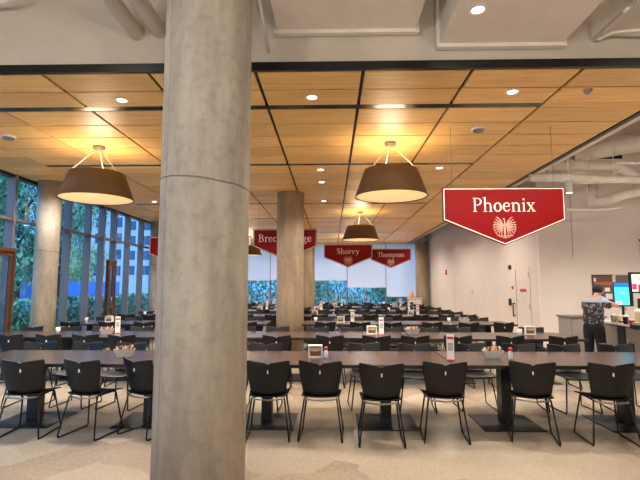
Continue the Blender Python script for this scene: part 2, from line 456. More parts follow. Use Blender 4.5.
# ------------------------------------------------------------------ foreground ducts
def duct_box(x0, x1, z0, z1, y1, label, flange=True):
    t = empty('air_duct', ((x0+x1)/2, y1, z0), label=label, cat='duct', group='square air ducts entering the bulkhead')
    w = (x1-x0)/2
    MB().box(-w, w, -5.6, -.02, 0, z1-z0, bev=.01).build('duct_body', DUCTP, t)
    m = MB().box(-w-.03, w+.03, -.09, -.02, -.04, z1-z0+.02)
    m.build('flange', DUCTP, t)
    for k in range(4):
        MB().box(-w-.012, w+.012, -1.4*k-1.2, -1.4*k-1.16, -.012, z1-z0+.01).build('seam_band', DUCTP, t)
    return t
duct_box(-.6, .95, 4.43, 4.95, 4.93, 'wide beige air duct above, left of the one with the round light')
duct_box(1.2, 2.55, 4.25, 4.8, 4.93, 'beige boxed duct with a round light in its underside')
m = MB().box(-.15, .15, -5.5, 0, 0, .3); prop(m.build('ceiling_beam', DUCTP, loc=(2.95, 4.93, 4.75)), 'narrow beige beam right of the boxed duct with the light', 'beam')
def pipe(name, pts, r, mat, label, n=12, cat='pipe', group=None, coupl=True):
    base = Vector(pts[0])
    t = empty(name, base, label=label, cat=cat, group=group)
    P = [Vector(p)-base for p in pts]
    MB().tube(P, r, n).build('pipe_run', mat, t)
    if name == 'sprinkler_pipe':
        h = P[0].lerp(P[1], .6)
        MB().tube([h, h+Vector((0, 0, 5.5-(base+h).z))], .008, 6).build('hanger', mat, t)
    if coupl:
        a, b2 = P[0], P[1]; dd = (b2-a)
        for k in (.35, .8):
            c = a+dd*k; u = dd.normalized()*min(.06, dd.length*.1)
            MB().tube([c-u, c+u], r*1.12, n).build('coupling', mat, t)
    return t
pipe('round_duct', [(-2.2, -1, 4.46), (-2.2, 4.92, 4.46)], .085, DUCTP, 'left of two parallel beige round ducts at upper left', 20, 'duct', 'twin round ducts')
pipe('round_duct', [(-1.94, -1, 4.48), (-1.94, 4.92, 4.48)], .085, DUCTP, 'right of two parallel beige round ducts at upper left', 20, 'duct', 'twin round ducts')
pipe('conduit', [(-.70, 4.0, 4.5), (-.70, 4.3, 4.38), (-.69, 4.9, 4.2)], .018, DUCTP, 'thin beige conduit dropping just right of the wide column top', 8, 'conduit')
pipe('conduit', [(2.95, 2.2, 4.35), (2.9, 4.9, 4.30)], .018, DUCTP, 'thin straight conduit at upper right beside the boxed duct', 8, 'conduit')
pipe('sprinkler_hose', [(2.92, 4.86, 4.28), (3.05, 4.8, 4.33), (3.2, 4.72, 4.30), (3.6, 4.6, 4.27), (4.3, 4.4, 4.3)], .016, DUCTP, 'curved white hose at the right end of the upper bulkhead', 8, 'hose', coupl=False)
pipe('conduit', [(-4.6, 4.7, 4.72), (-3.6, 4.7, 4.72), (-3.45, 4.7, 4.78), (-3.42, 4.7, 5.5)], .022, DUCTP, 'thin bent conduit in the upper left corner', 8, 'conduit')

# ------------------------------------------------------------------ servery ceiling pipes
def P(px, py, D):
    up = f*math.sin(pitch)+(240-py)*math.cos(pitch); fw = f*math.cos(pitch)-(240-py)*math.sin(pitch)
    return Vector(((px-331)/fw*D, D, CAMZ+up/fw*D))
def duct_run(pts, r, label, straps=()):
    base = Vector(pts[0]); t = empty('round_duct', base, label=label, cat='duct', group='round ducts above the servery')
    Q = [Vector(p)-base for p in pts]
    MB().tube(Q, r, 20).build('duct_body', DUCTP, t)
    for (i, k) in straps:
        c = Q[i].lerp(Q[i+1], k); u = (Q[i+1]-Q[i]).normalized()*.02
        MB().tube([c-u, c+u], r*1.07, 20).build('joint_ring', DUCTP, t)
    top = Q[0].lerp(Q[1], .5)
    MB().tube([top+Vector((0,0,r)), top+Vector((0,0,5.5-(base+top).z))], .008, 6).build('hanger', DUCTP, t)
    return t
duct_run([P(570,157,11.2), P(605,151,11.0), P(640,145,10.7), P(700,134,10.3)], .19, 'largest round duct above the servery, rising to the right', [(0,.5),(1,.1),(1,.9)])
duct_run([P(540,167,10.3), P(612,167,10.3), P(631,179,10.2), P(700,179,10.1)], .10, 'round duct with a step down, in the middle of the servery pipes', [(0,.1),(0,.35),(0,.6),(0,.85),(1,.2),(2,.1)])
duct_run([P(528,179,9.8), P(566,179,9.8), P(612,181,10.0), P(700,183,10.0)], .085, 'lower round duct reaching behind the Phoenix sign', [(0,.4),(0,.8),(1,.3),(1,.6)])
duct_run([P(589,184,10.9), P(589,203,10.9), P(600,203,10.7), P(618,197,10.5), P(640,192,10.4), P(700,186,10.3)], .10, 'round duct dropping from above and turning right, lowest of the servery ducts', [(0,.6),(2,.5),(3,.4),(4,.2)])
duct_run([P(552,150,10.8), P(566,172,10.6), P(582,178,10.4)], .09, 'short slanting duct crossing the servery pipes', [(0,.5),(0,.8)])
pipe('sprinkler_pipe', [P(566,184.5,9.6), P(640,183,9.6), P(700,182.5,9.6)], .02, DUCTP, 'thin straight pipe running under the middle servery duct', 8)
pipe('sprinkler_pipe', [P(563,210.5,9.9), P(600,210.5,9.9), P(622,208,9.9)], .028, DUCTP, 'lowest thin pipe, right of the Phoenix sign', 8)
pipe('sprinkler_pipe', [P(612,165,9.4), P(660,165,9.4)], .022, DUCTP, 'thin upper pipe at the right frame edge', 8)
for k, (px, py, lab) in enumerate(((567, 211, 'thin cable hanging down right of the Phoenix sign'),)):
    a = P(567, 196, 11.6); b2 = P(570, 258, 11.6)
    t = empty('hanging_cable', a, label=lab, cat='cable')
    MB().tube([(0,0,0), b2-a], .008, 6).build('cord', GREYP, t)
    MB().lathe([(.012,0),(.02,-.03),(.015,-.07)], c=b2-a, n=10, cap0=True, cap1=True).build('end_plug', WHITE, t)
prop(MB().box(-.9, .9, -.12, .12, 0, .35).build('steel_beam', DUCTP, loc=(6.3, 11.3, 4.35)), 'beige steel beam behind the pipes above the servery', 'beam')
prop(MB().box(-.25, .5, -.1, .1, 0, .3).build('gap_shade_box', PLEN, loc=P(596,162,11.4)), 'dark equipment box added as shade between the servery ducts', 'filler')  # dark box added to stand for the shade in the duct gaps
c0 = P(566, 188, 9.2)
t = empty('can_light', c0, label='white cylindrical can light hanging right of the Phoenix sign', cat='light')
MB().lathe([(.065,-.13),(.065,.13)], n=20, cap0=False, cap1=True).build('housing', WHITE, t)
MB().lathe([(.055,-.12),(.05,-.118)], n=20, cap0=True, cap1=True).build('lens', LED, t)
MB().tube([(0,0,.13),(0,0,5.5-c0.z)], .01, 6).build('stem', WHITE, t)

# ------------------------------------------------------------------ pendant lamps
def make_pendant():
    t = empty('pendant_lamp')
    zt, zb = -.48, -.93
    m = MB().lathe([(.44, zt), (.60, zb), (.585, zb), (.43, zt-.01), (.44, zt)], n=64)
    m.build('shade', SHADEOUT, t)
    MB().lathe([(.0001, zb+.02), (.3, zb+.02), (.583, zb+.02), (.583, zb+.012), (.0001, zb+.012)], n=64).build('diffuser', DIFF, t)
    MB().lathe([(.428, zt-.012), (.578, zb+.03)], n=64).build('lining', SHADEIN, t)
    MB().lathe([(.10, -.045), (.10, -.002)], n=24, cap0=True, cap1=True).build('canopy', STEEL, t)
    for k in range(3):
        a = R(100+120*k)
        MB().tube([(.02*math.cos(a), .02*math.sin(a), -.04), (.42*math.cos(a), .42*math.sin(a), zt)], .007, 6).build('cable', CABLE, t)
    m = MB()
    for k in range(3):
        a = R(40+120*k)
        m.tube([(0, 0, zt-.12), (.42*math.cos(a), .42*math.sin(a), zt-.12)], .008, 6)
    m.build('spreader', STEEL, t)
    for k in range(3):
        a = R(100+120*k)
        bb = MB().lathe([(.001,.05),(.03,.035),(.035,0),(.02,-.04),(.001,-.05)], c=(.2*math.cos(a), .2*math.sin(a), zt-.08), n=12); bb.build('bulb', BULB, t)
    return t
proto = make_pendant()
lamps = [(1.0, 7.55, 'large drum pendant lamp just left of and above the Phoenix sign'),
         (-4.0, 7.65, 'large drum pendant lamp at left in front of the windows'),
         (.96, 14.8, 'smaller-looking drum pendant lamp hanging above the Shorey sign'),
         (-3.93, 22.1, 'distant drum pendant lamp glimpsed below the Breckinridge sign'),
         (.96, 22.1, 'distant drum pendant lamp hidden mostly by the Shorey sign'),
         (-3.93, 14.8, 'drum pendant lamp behind the wide front column')]
for i, (x, y, lab) in enumerate(lamps):
    o = proto if i == 0 else copy_tree(proto)
    o.location = (x, y, CZ); prop(o, lab, 'pendant lamp', 'drum pendant lamps')

def lightobj(kind, loc, energy, color, size=.05, rot=(0,0,0), spot=None, blend=.5):
    l = bpy.data.lights.new('lamp_or_fill_light', kind); l.energy = energy; l.color = color  # shared by the real lamps and the added fill spots
    if kind in ('POINT', 'SPOT'): l.shadow_soft_size = size
    if kind == 'SPOT': l.spot_size = R(spot); l.spot_blend = blend
    if kind == 'AREA': l.shape = 'DISK'; l.size = size
    o = bpy.data.objects.new('light_source', l); COL.objects.link(o); o.location = loc; o.rotation_euler = rot
    return o
WARM = (1, .70, .40); NEUT = (1, .91, .80)
for (x, y, _) in lamps:
    lightobj('POINT', (x, y, CZ-.56), 40, (1,.84,.64), .26)
    lightobj('SPOT', (x, y, CZ-.96), 330, (1,.86,.68), .3, spot=165, blend=.8)

# ceiling downlights
def make_down():
    t = empty('ceiling_downlight')
    MB().lathe([(.085, -.006), (.085, 0), (.06, 0), (.06, -.006), (.085, -.006)], n=24).build('trim_ring', WHITE, t)
    MB().lathe([(.058, -.003), (.0001, -.003)], n=24).build('lens', LED, t)
    return t
dl = make_down(); first = True
downs = [(120, 98, 'left of the wide column, nearest in wood ceiling'), (312.5, 97, 'just right of the wide column, nearest in wood ceiling'),
         (511, 93.5, 'in the wood ceiling high above the Phoenix sign'),
         (439, 168.5, 'just right of the near right pendant lamp'),
         (321, 169.5, 'in the ceiling left of the near right pendant lamp'), (322, 182, 'in the ceiling above the second concrete column, below another'),
         (409, 200.5, 'behind the near right pendant lamp, over the Thompson sign'), (324, 201, 'in the ceiling just above the Shorey sign'),
         (153, 200.8, 'in the ceiling at left, touching the wide column edge')]
DPOS = []
for (px, py, lab) in downs:
    up = f*math.sin(pitch)+(240-py)*math.cos(pitch); fw = f*math.cos(pitch)-(240-py)*math.sin(pitch)
    D = (CZ-CAMZ)*fw/up
    o = dl if first else copy_tree(dl); first = False
    p = ((px-331)/fw*D, D, CZ-.002); o.location = p; DPOS.append(p)
    prop(o, 'small round white downlight ' + lab, 'downlight', 'recessed downlights')
o = copy_tree(dl); o.location = (1.42, 4.22, 4.248); prop(o, 'bright round downlight in the underside of the beige boxed duct', 'downlight', 'recessed downlights')
for nm, pp in (('smoke_detector', (585, 92.5)),):
    D = (CZ-CAMZ)/((f*math.sin(pitch)+(240-pp[1])*math.cos(pitch))/(f*math.cos(pitch)-(240-pp[1])*math.sin(pitch)))
    o = MB().lathe([(.05,0),(.05,-.02),(.02,-.05),(.0001,-.05)], n=16).build(nm, STEEL, loc=P(pp[0], pp[1], D))
    prop(o, 'small sprinkler head in the wood ceiling at upper right', 'sprinkler')
for (px, py, lab) in ((478, 129.5, 'white round ceiling detector between the right pendant lamp and frame edge'), (3, 133.5, 'white round ceiling detector at the left frame edge')):
    D = (CZ-CAMZ)*(f*math.cos(pitch)-(240-py)*math.sin(pitch))/(f*math.sin(pitch)+(240-py)*math.cos(pitch))
    t = empty('smoke_detector', ((px-331)/448*D, D, CZ-.001), label=lab, cat='smoke detector')
    MB().lathe([(.11,0),(.11,-.03)], n=24, cap0=True, cap1=True).build('base', WHITE, t)
    MB().lathe([(.09,-.03),(.07,-.06),(.0001,-.065)], n=24).build('dome', STEEL, t)
# spots in the downlights and further rows
for (x, y) in [(-5.6, 6.4), (-2.7, 5.65), (-.25, 5.66), (2.25, 5.6), (-2.7, 5.5), (1.0, 5.5), (3.6, 5.6), (-5.6, 9.5), (-1.2, 9.5), (2.9, 9.3), (-3.9, 11.5), (.9, 11.5), (3.4, 13.5), (-2.4, 14), (-5.2, 14.5), (3.2, 17.5), (0, 18), (-4, 18.5), (2.8, 21.8), (-1.6, 22.5)]:
    lightobj('SPOT', (x, y, CZ-.02), 190 if y < 6 else 330, NEUT, .1, spot=150, blend=.7)
for (x, y, z, e) in [(1.42, 4.22, 4.2, 60), (-3.2, 2.2, 4.9, 190), (1.6, .4, 4.9, 190), (-1.5, -1.8, 4.9, 190), (4.8, 2.4, 4.9, 90), (-5, -1.5, 4.9, 120)]:
    lightobj('SPOT', (x, y, z), e*.6, (1, .93, .84), .2, spot=165, blend=.7)
for (x, y, z, e) in [(5.05, 9.2, c0.z-.16, 60), (7.1, 8.8, 3.6, 170), (7.6, 6.5, 3.7, 170), (6.2, 6.5, 3.7, 100)]:
    lightobj('SPOT', (x, y, z), e*1.45, (1, .92, .84), .12, spot=150, blend=.7)

lightobj('SPOT', (6.2, 6.2, 3.2), 85, (1, .92, .84), .2, rot=(R(112), 0, 0), spot=90, blend=.9)  # unseen spot, added to brighten the servery ducts
for yv in (13.2, 16, 19, 22.2):
    lightobj('SPOT', (3.75, yv, 3.97), 130, NEUT, .1, spot=150, blend=.7)  # wall-wash spots without fixtures, added to lighten the right wall
for x in (-5.2, -2.3, .6, 3.3):
    lightobj('SPOT', (x, 24.2, 3.97), 110, NEUT, .1, spot=160, blend=.7)  # added spots with no fixture, to lift the roller shades
for x in (-4.5, -2.2, .6, 3.2):
    lightobj('SPOT', (x, -1.6, 3.1), 225, (1, .93, .84), .2, rot=(R(101), 0, 0), spot=150, blend=.6)  # unseen front fill, added for the bulkhead, near column and ceiling
# ------------------------------------------------------------------ signs
def arc(cx, cy, rx, ry, a0, a1, n=12):
    return [(cx+rx*math.cos(R(a0+(a1-a0)*k/n)), cy+ry*math.sin(R(a0+(a1-a0)*k/n))) for k in range(n+1)]
XH = .45; W = .074; T = .034
def serif(x, y, w=.19): return ([(x-w/2, y), (x+w/2, y)], T)
def stem(x, y0, y1, flagtop=True, flagbot=True, capital=False):
    s = [([(x, y0), (x, y1)], W)]
    if flagbot: s.append(serif(x, y0+T/2))
    if flagtop: s.append(serif(x, y1-T/2) if capital else ([(x-.1, y1-.045), (x, y1-.012)], T))
    return s
def archs(x0, x1, top=XH):
    return [([(x0, top-.12), (x0+.05, top-.05), ((x0+x1)/2, top-.015), (x1-.03, top-.06), (x1, top-.16)], [T, T, .055, .075, W]), ([(x1, top-.15), (x1, 0)], W), serif(x1, T/2)]
def bowl_o(cx, w=.2, h=XH):
    return [(arc(cx, h/2, w-.03, h/2-.02, 0, 360, 24), [.04+.048*abs(math.cos(R(15*k))) for k in range(25)])]
G = {
 'P': (.56, stem(.14, 0, .68, True, True, True)+[([(.14,.66),(.32,.66),(.42,.62),(.47,.54),(.47,.48),(.42,.38),(.32,.33),(.14,.33)], [T,T,.05,.075,.08,.06,T,T])]),
 'B': (.62, stem(.14, 0, .68, True, True, True)+[([(.14,.66),(.32,.66),(.42,.6),(.44,.52),(.4,.42),(.3,.37),(.14,.37)], [T,T,.05,.08,.06,T,T]), ([(.3,.37),(.44,.32),(.51,.2),(.46,.08),(.34,.02),(.14,.02)], [T,.06,.085,.06,T,T])]),
 'S': (.5, [([(.4,.5),(.38,.6),(.3,.66),(.2,.67),(.12,.62),(.09,.53),(.13,.44),(.26,.36),(.38,.27),(.42,.17),(.37,.06),(.27,.02),(.15,.03),(.08,.09),(.06,.2)], [T,T,T,T,.06,.08,.08,.085,.085,.075,.05,T,T,T,T])]),
 'T': (.58, stem(.29, 0, .68, False, True)+[([(.03,.66),(.55,.66)], T), ([(.04,.67),(.03,.54)], T), ([(.54,.67),(.55,.54)], T)]),
 'h': (.56, stem(.13, 0, .72)+archs(.13, .43)),
 'n': (.56, stem(.13, 0, XH)+archs(.13, .43)),
 'm': (.84, stem(.13, 0, XH)+archs(.13, .42)+archs(.42, .71)),
 'i': (.27, stem(.14, 0, XH)+[([(.09,.60),(.18,.60)], .085)]),
 'r': (.40, stem(.13, 0, XH)+[([(.14,.3),(.2,.4),(.27,.44),(.36,.41)], [T,.05,.06,.08])]),
 'o': (.5, bowl_o(.25)),
 'e': (.46, [([(.08,.26),(.38,.26),(.37,.36),(.3,.43),(.22,.44),(.12,.39),(.07,.28),(.07,.18),(.13,.07),(.22,.02),(.32,.04),(.39,.12)], [T,T,.06,T,T,.06,.08,.085,.07,.05,T,T])]),
 'c': (.44, [([(.37,.34),(.34,.42),(.24,.44),(.13,.39),(.07,.28),(.07,.17),(.13,.06),(.23,.02),(.33,.04),(.39,.12)], [.07,.05,T,.06,.08,.085,.07,.05,T,T])]),
 'd': (.54, [([(.42,.72),(.42,0)], W), ([(.3,.70),(.42,.70)], T), ([(.42,.02),(.5,.02)], T), ([(.42,.38),(.34,.43),(.23,.43),(.12,.37),(.08,.24),(.11,.1),(.2,.03),(.3,.04),(.42,.12)], [T,T,T,.06,.085,.07,.05,T,T])]),
 'g': (.5, [(arc(.22,.29,.13,.13,0,360,16), .055), ([(.33,.39),(.38,.43),(.45,.43)], T), ([(.14,.17),(.11,.09),(.16,.04),(.3,.03),(.4,-.03),(.4,-.12),(.3,-.19),(.17,-.19),(.07,-.13),(.08,-.05),(.16,.02)], [T,T,.05,.06,.06,.05,T,T,T,T,T])]),
 'k': (.54, stem(.13, 0, .72)+[([(.16,.2),(.4,.43)], T), ([(.32,.43),(.48,.43)], T), ([(.22,.27),(.43,.02)], .08), ([(.36,.018),(.52,.018)], T)]),
 'x': (.5, [([(.1,.43),(.4,.02)], .085), ([(.39,.43),(.1,.02)], T), ([(.03,.432),(.2,.432)], T), ([(.3,.432),(.46,.432)], T), ([(.03,.018),(.18,.018)], T), ([(.3,.018),(.48,.018)], T)]),
 'y': (.5, [([(.09,.43),(.27,.03)], .08), ([(.41,.43),(.24,-.05),(.17,-.17),(.06,-.17)], [T,T,T,.06]), ([(.02,.432),(.18,.432)], T), ([(.32,.432),(.47,.432)], T)]),
 'p': (.54, [([(.13,.44),(.13,-.2)], W), serif(.13, -.185), ([(.04,.42),(.13,.44)], T), ([(.13,.36),(.22,.43),(.32,.43),(.42,.36),(.46,.23),(.42,.09),(.33,.02),(.22,.03),(.13,.09)], [T,T,T,.06,.085,.07,T,T,T])]),
 's': (.4, [([(.32,.33),(.29,.41),(.2,.44),(.11,.41),(.09,.33),(.15,.27),(.27,.2),(.33,.13),(.28,.05),(.18,.02),(.09,.05),(.06,.13)], [T,T,T,.06,.07,.075,.075,.07,.06,T,T,T])]),
}
def lettering(text, cx, z0, size, y, maxw=None):
    tot = sum(G[c][0] for c in text)*size
    sx = size
    if maxw: sx = size*maxw/tot; tot = maxw
    x = cx-tot/2; m = MB()
    for c in text:
        adv, strokes = G[c]
        for pts, w in strokes:
            ww = [v*size for v in w] if isinstance(w, list) else w*size
            m.stroke([(x+p[0]*sx, z0+p[1]*size) for p in pts], ww, y-.003, y)
        x += adv*sx
    return m
def emblem(cx, cz, s, y):
    m = MB(); y0, y1 = y-.003, y
    for sd in (-1, 1):
        for k in range(9):
            a = R(62-k*17); a = math.pi/2-(math.pi/2-a) if sd > 0 else math.pi-a
            bx, bz = cx+sd*.03*s, cz+.02*s
            L = s*(.50-.012*k)
            mid = (bx+math.cos(a)*L*.55+sd*.03*s, bz+math.sin(a)*L*.55+.05*s)
            end = (bx+math.cos(a)*L, bz+math.sin(a)*L*.92)
            m.stroke([(bx+sd*.05*s, bz+.02*s), mid, end], [.02*s, .045*s, .02*s], y0, y1)
        m.stroke([(cx+sd*.02*s, cz), (cx+sd*.16*s, cz+.30*s), (cx+sd*.34*s, cz+.44*s)], [.03*s,.05*s,.02*s], y0, y1)
        for k in range(4):
            m.stroke([(cx+sd*(.03+.06*k)*s, cz-.32*s), (cx+sd*(.06+.09*k)*s, cz-(.47-.04*k)*s)], [.035*s,.012*s], y0, y1)
    m.stroke([(cx, cz-.45*s), (cx, cz-.2*s), (cx, cz+.05*s), (cx+.01*s, cz+.25*s)], [.02*s,.08*s,.10*s,.05*s], y0, y1)
    m.stroke([(cx+.01*s, cz+.25*s), (cx-.02*s, cz+.36*s), (cx-.09*s, cz+.37*s)], [.05*s,.06*s,.01*s], y0, y1)
    m.stroke(arc(cx, cz-.02*s, .44*s, .40*s, 150, 390, 20), .018*s, y0, y1)
    return m
def banner(name, text, x, y, ztop, label, cap=.208, textw=None, wires=True):
    t = empty(name, (x, y, ztop), label=label, cat='sign', group='red hanging house signs')
    w, h1, h2 = .9, .49, .865
    out = [(-w, 0), (-w, -h1), (0, -h2), (w, -h1), (w, 0)]
    MB().poly(out, 0, .035).build('board', SIGNRED, t)
    ins = [(-w+.02, -.02), (-w+.02, -h1+.012), (0, -h2+.022), (w-.02, -h1+.012), (w-.02, -.02)]
    m = MB(); m.stroke(ins+[ins[0]], .015, -.004, 0); m.build('border_line', SIGNWHITE, t)
    if text:
        lettering(text, 0, -.42+.055, cap/.68, -.001, textw).build('lettering', SIGNWHITE, t)
    emblem(0, -.60, .36, -.001).build('emblem', SIGNPINK, t)
    for sd in (-.75, .75):
        MB().tube([(sd, .017, 0), (sd, .017, CZ-ztop)], .0025, 5).build('hanging_wire', STEEL, t)
    return t
banner('house_sign', 'Phoenix', 2.565, 6.8, 3.06, 'biggest red pennant sign, reading Phoenix over a bird emblem', textw=.93)
banner('house_sign', 'Breckinridge', -1.29, 12.85, 3.2, 'red pennant sign reading Breckinridge, crossed by the second column', textw=1.5)
banner('house_sign', 'Shorey', .64, 17.1, 3.15, 'red pennant sign reading Shorey', textw=.85)
banner('house_sign', 'Thompson', 2.68, 20.6, 3.26, 'farthest red pennant sign, reading Thompson', textw=1.2)
banner('house_sign', '', -4.38, 13.2, 3.02, 'red pennant sign whose left corner peeks out left of the wide column')

# ------------------------------------------------------------------ chairs
def chair_meshes():
    # local: sitter faces +Y, origin on floor below seat centre
    def shell(us, vs, fn, skip=(), th=.012):
        bm = bmesh.new()
        g = [[bm.verts.new(fn(u, v)) for u in us] for v in vs]
        for j in range(len(vs)-1):
            for i in range(len(us)-1):
                if (i, j) in skip: continue
                fa = bm.faces.new([g[j][i], g[j][i+1], g[j+1][i+1], g[j+1][i]]); fa.smooth = True
        bmesh.ops.recalc_face_normals(bm, faces=bm.faces)
        bmesh.ops.solidify(bm, geom=list(bm.faces), thickness=th)
        m = MB(); m.bm.free(); m.bm = bm; return m
    us = [-1, -.92, -.7, -.4, -.15, -.028, .028, .15, .4, .7, .92, 1]
    vs = [0, .05, .15, .3, .5, .64, .76, .88, .96, 1]
    def back(u, v):
        hw = .175+.052*min(1, v*1.3)
        if v < .05: hw -= .03
        zt = .445+.365*v
        dip = .018*(abs(u)**1.5)*(v**3) - .012*(1-abs(u))*(v**4) - (.02*max(0, abs(u)-.9)*10*(v**6)*.5)
        z = zt+dip-(.014 if abs(u) < .03 and v > .95 else 0)
        yb = -.175-.075*v+.045*(u*u)
        if v < .12: yb += .03*(1-v/.12)
        return (hw*u, yb, z)
    back_m = lambda: shell(us, vs, back)
    us2 = [-1, -.9, -.6, -.2, .2, .6, .9, 1]; vs2 = [0, .06, .2, .4, .6, .8, .94, 1]
    def seat(u, v):
        hw = .20+.015*v-(.03 if v in (0, 1) else 0)
        z = .448+.012*u*u-.012*math.sin(v*math.pi)*(1-u*u)-(.02*max(0, v-.85)/.15)
        return (hw*u, -.17+.40*v, z)
    seat_m = lambda: shell(us2, vs2, seat)
    def side(sd):
        m = MB(); x0, x1 = .165*sd, .225*sd
        m.tube([(x0, -.13, .432), (x0*1.04, -.155, .42), (x1, -.235, .03), (x1, -.225, .010), (x1, .20, .010), (x1, .215, .03), (x0*1.04, .15, .42), (x0, .12, .432), (x0, -.13, .432)], .0085, 6)
        return m
    def cross(k=2):
        m = MB()
        if k != 1:
            m.tube([(-.165, .12, .43), (.165, .12, .43)], .0085, 6)
        if k == 0: return m
        m.tube([(-.165, -.13, .43), (-.15, -.185, .425), (0, -.205, .415), (.15, -.185, .425), (.165, -.13, .43)], .0085, 6)
        return m
    def insert():
        return MB().box(-.006, .006, -.243, -.22, .69, .725, bev=.002)
    return back_m, seat_m, side, cross, insert
back_m, seat_m, side_m, cross_m, ins_m = chair_meshes()
def make_chair():
    t = empty('dining_chair')
    back_m().build('backrest', CHAIR, t); seat_m().build('seat', CHAIR, t)
    side_m(-1).build('leg_frame', FRAME, t); side_m(1).build('leg_frame', FRAME, t)
    cross_m(0).build('crossbar', FRAME, t); cross_m(1).build('crossbar', STEEL, t)  # rear bar in pale steel imitates the reflection under the backrest
    ins_m().build('grip_insert', WHITE, t)
    return t
chair_near = make_chair(); used_near = [False]
def make_far():
    big = bmesh.new()
    for fn, mi in ((back_m, 0), (seat_m, 0), (lambda: side_m(-1), 1), (lambda: side_m(1), 1), (cross_m, 1)):
        m = fn(); me = bpy.data.meshes.new('t'); 
        for fa in m.bm.faces: fa.material_index = mi
        m.bm.to_mesh(me); m.bm.free(); big.from_mesh(me); bpy.data.meshes.remove(me)
    m = MB(); m.bm.free(); m.bm = big
    return m.build('dining_chair', [CHAIR, FRAME])
chair_far = make_far(); used_far = [False]

ORD = ['first','second','third','fourth','fifth','sixth','seventh','eighth','ninth','tenth','eleventh','twelfth','thirteenth','fourteenth','fifteenth','sixteenth']
ROWN = ['front', 'second', 'third', 'fourth', 'fifth', 'sixth', 'seventh']
def projx(x, y): return 331+x/y*457
def place_chair(x, y, rz, label, group, far):
    if far:
        o = chair_far if not used_far[0] else chair_far.copy()
        if used_far[0]: COL.objects.link(o)
        used_far[0] = True
    else:
        o = chair_near if not used_near[0] else copy_tree(chair_near)
        used_near[0] = True
    o.location = (x, y, 0); o.rotation_euler.z = rz
    prop(o, label, 'chair', group)

FR = [5.1, 7.72, 10.42, 13.12, 15.85, 18.6, 21.3]
DEP = 1.06
def chair_set(row, side, items):
    items = sorted(items, key=lambda q: q[0])
    segs = {'L': [], 'M': [], 'R': []}
    for it in items:
        px = projx(it[0], it[1]); hw = .2*457/it[1]
        if px+hw > 160 and px-hw < 244 and px-hw > 152 and px+hw < 250: continue
        if row > 0 and px-hw > 275 and px+hw < 306 and it[1] > 11.5: continue
        if px+hw < -4 or px-hw > 644: continue
        if px < 200: segs['L'].append(it)
        elif px < 291 and row > 0: segs['M'].append(it)
        else: segs['R'].append(it)
    sname = 'camera side' if side == 'near' else 'window side'
    sname = 'near side' if side == 'near' else 'far side'
    look = 'black shell chair seen from behind' if side == 'near' else 'black shell chair facing the camera'
    for key, lst in segs.items():
        if key in ('M', 'R'):
            ref = 'right of the wide column' if (key == 'M' or row == 0) else 'right of the second column'
        else: ref = 'left of the wide column'; lst = lst[::-1]
        for i, it in enumerate(lst):
            if row < 3:
                lab = 'black chair, %s of %s table row, %s %s' % (sname, ROWN[row], ORD[i], ref)
            else:
                where = {'L': 'left of the wide column', 'M': 'between the two main columns', 'R': 'right of the second column'}[key]
                lab = 'distant black chair, %s of %s table row, %s' % (sname, ROWN[row], where)
            grp = 'chairs on the %s of the %s table row, %s' % (sname, ROWN[row], {'L': 'left part', 'M': 'middle part', 'R': 'right part'}[key])
            place_chair(it[0], it[1], it[2], lab, grp, row >= 3)

# front row explicit
near0 = [(-3.30, 5.13, R(4)), (-2.62, 5.15, R(-12)), (-2.0, 5.2, R(-28)), (-.67, 5.12, R(2)), (-.105, 5.12, R(-3)), (.515, 4.98, R(-2)), (1.195, 5.10, R(-5)), (2.13, 5.12, R(-14)), (2.87, 5.06, R(-5))]
chair_set(0, 'near', near0)
far0 = [(x, FR[0]+DEP+.08+random.uniform(-.03, .08), math.pi+R(random.uniform(-7, 7))) for x in (-4.1, -3.45, -2.8, -2.15, -.9, .47, 1.12, 1.9, 2.55, 3.15, 3.85)]
chair_set(0, 'far', far0)
near1 = [(x, FR[1]-.02+random.uniform(-.08, .04), R(random.uniform(-7, 7))) for x in (-5.85, -5.22, -4.6, -4.0, -3.38, -2.75, -.87, .0, .74, 1.34, 2.0, 2.83, 3.66)]
chair_set(1, 'near', near1)
def autorow(row, side, spans):
    out = []
    for a, b2 in spans:
        n = int((b2-a)/.67)
        if n < 1: continue
        for k in range(n):
            x = a+(b2-a)*(k+.5)/n+random.uniform(-.05, .05)
            if random.random() < .06: continue
            if side == 'near': yv = FR[row]+random.uniform(-.1, .05); rz = R(random.uniform(-8, 8))
            else: yv = FR[row]+DEP-.02+random.uniform(-.03, .1); rz = math.pi+R(random.uniform(-8, 8))
            if abs(x+1.04) < .62 and (abs(yv-11.75) < .65 or abs(yv-19.8) < .65): continue
            if x < -6.0 and (abs(yv-10.35) < .55 or abs(yv-17) < .55): continue
            out.append((x, yv, rz))
    return out
SP = {0: [(-4.15, 4.15)], 2: [(-6.1, -1.5), (-.55, 4.1)], 5: [(-6.1, -1.5), (-.55, 4.1)]}
full = [(-6.1, 4.15)]
chair_set(1, 'far', autorow(1, 'far', full))
for r in range(2, 7):
    for s in ('near', 'far'):
        chair_set(r, s, autorow(r, s, SP.get(r, full)))

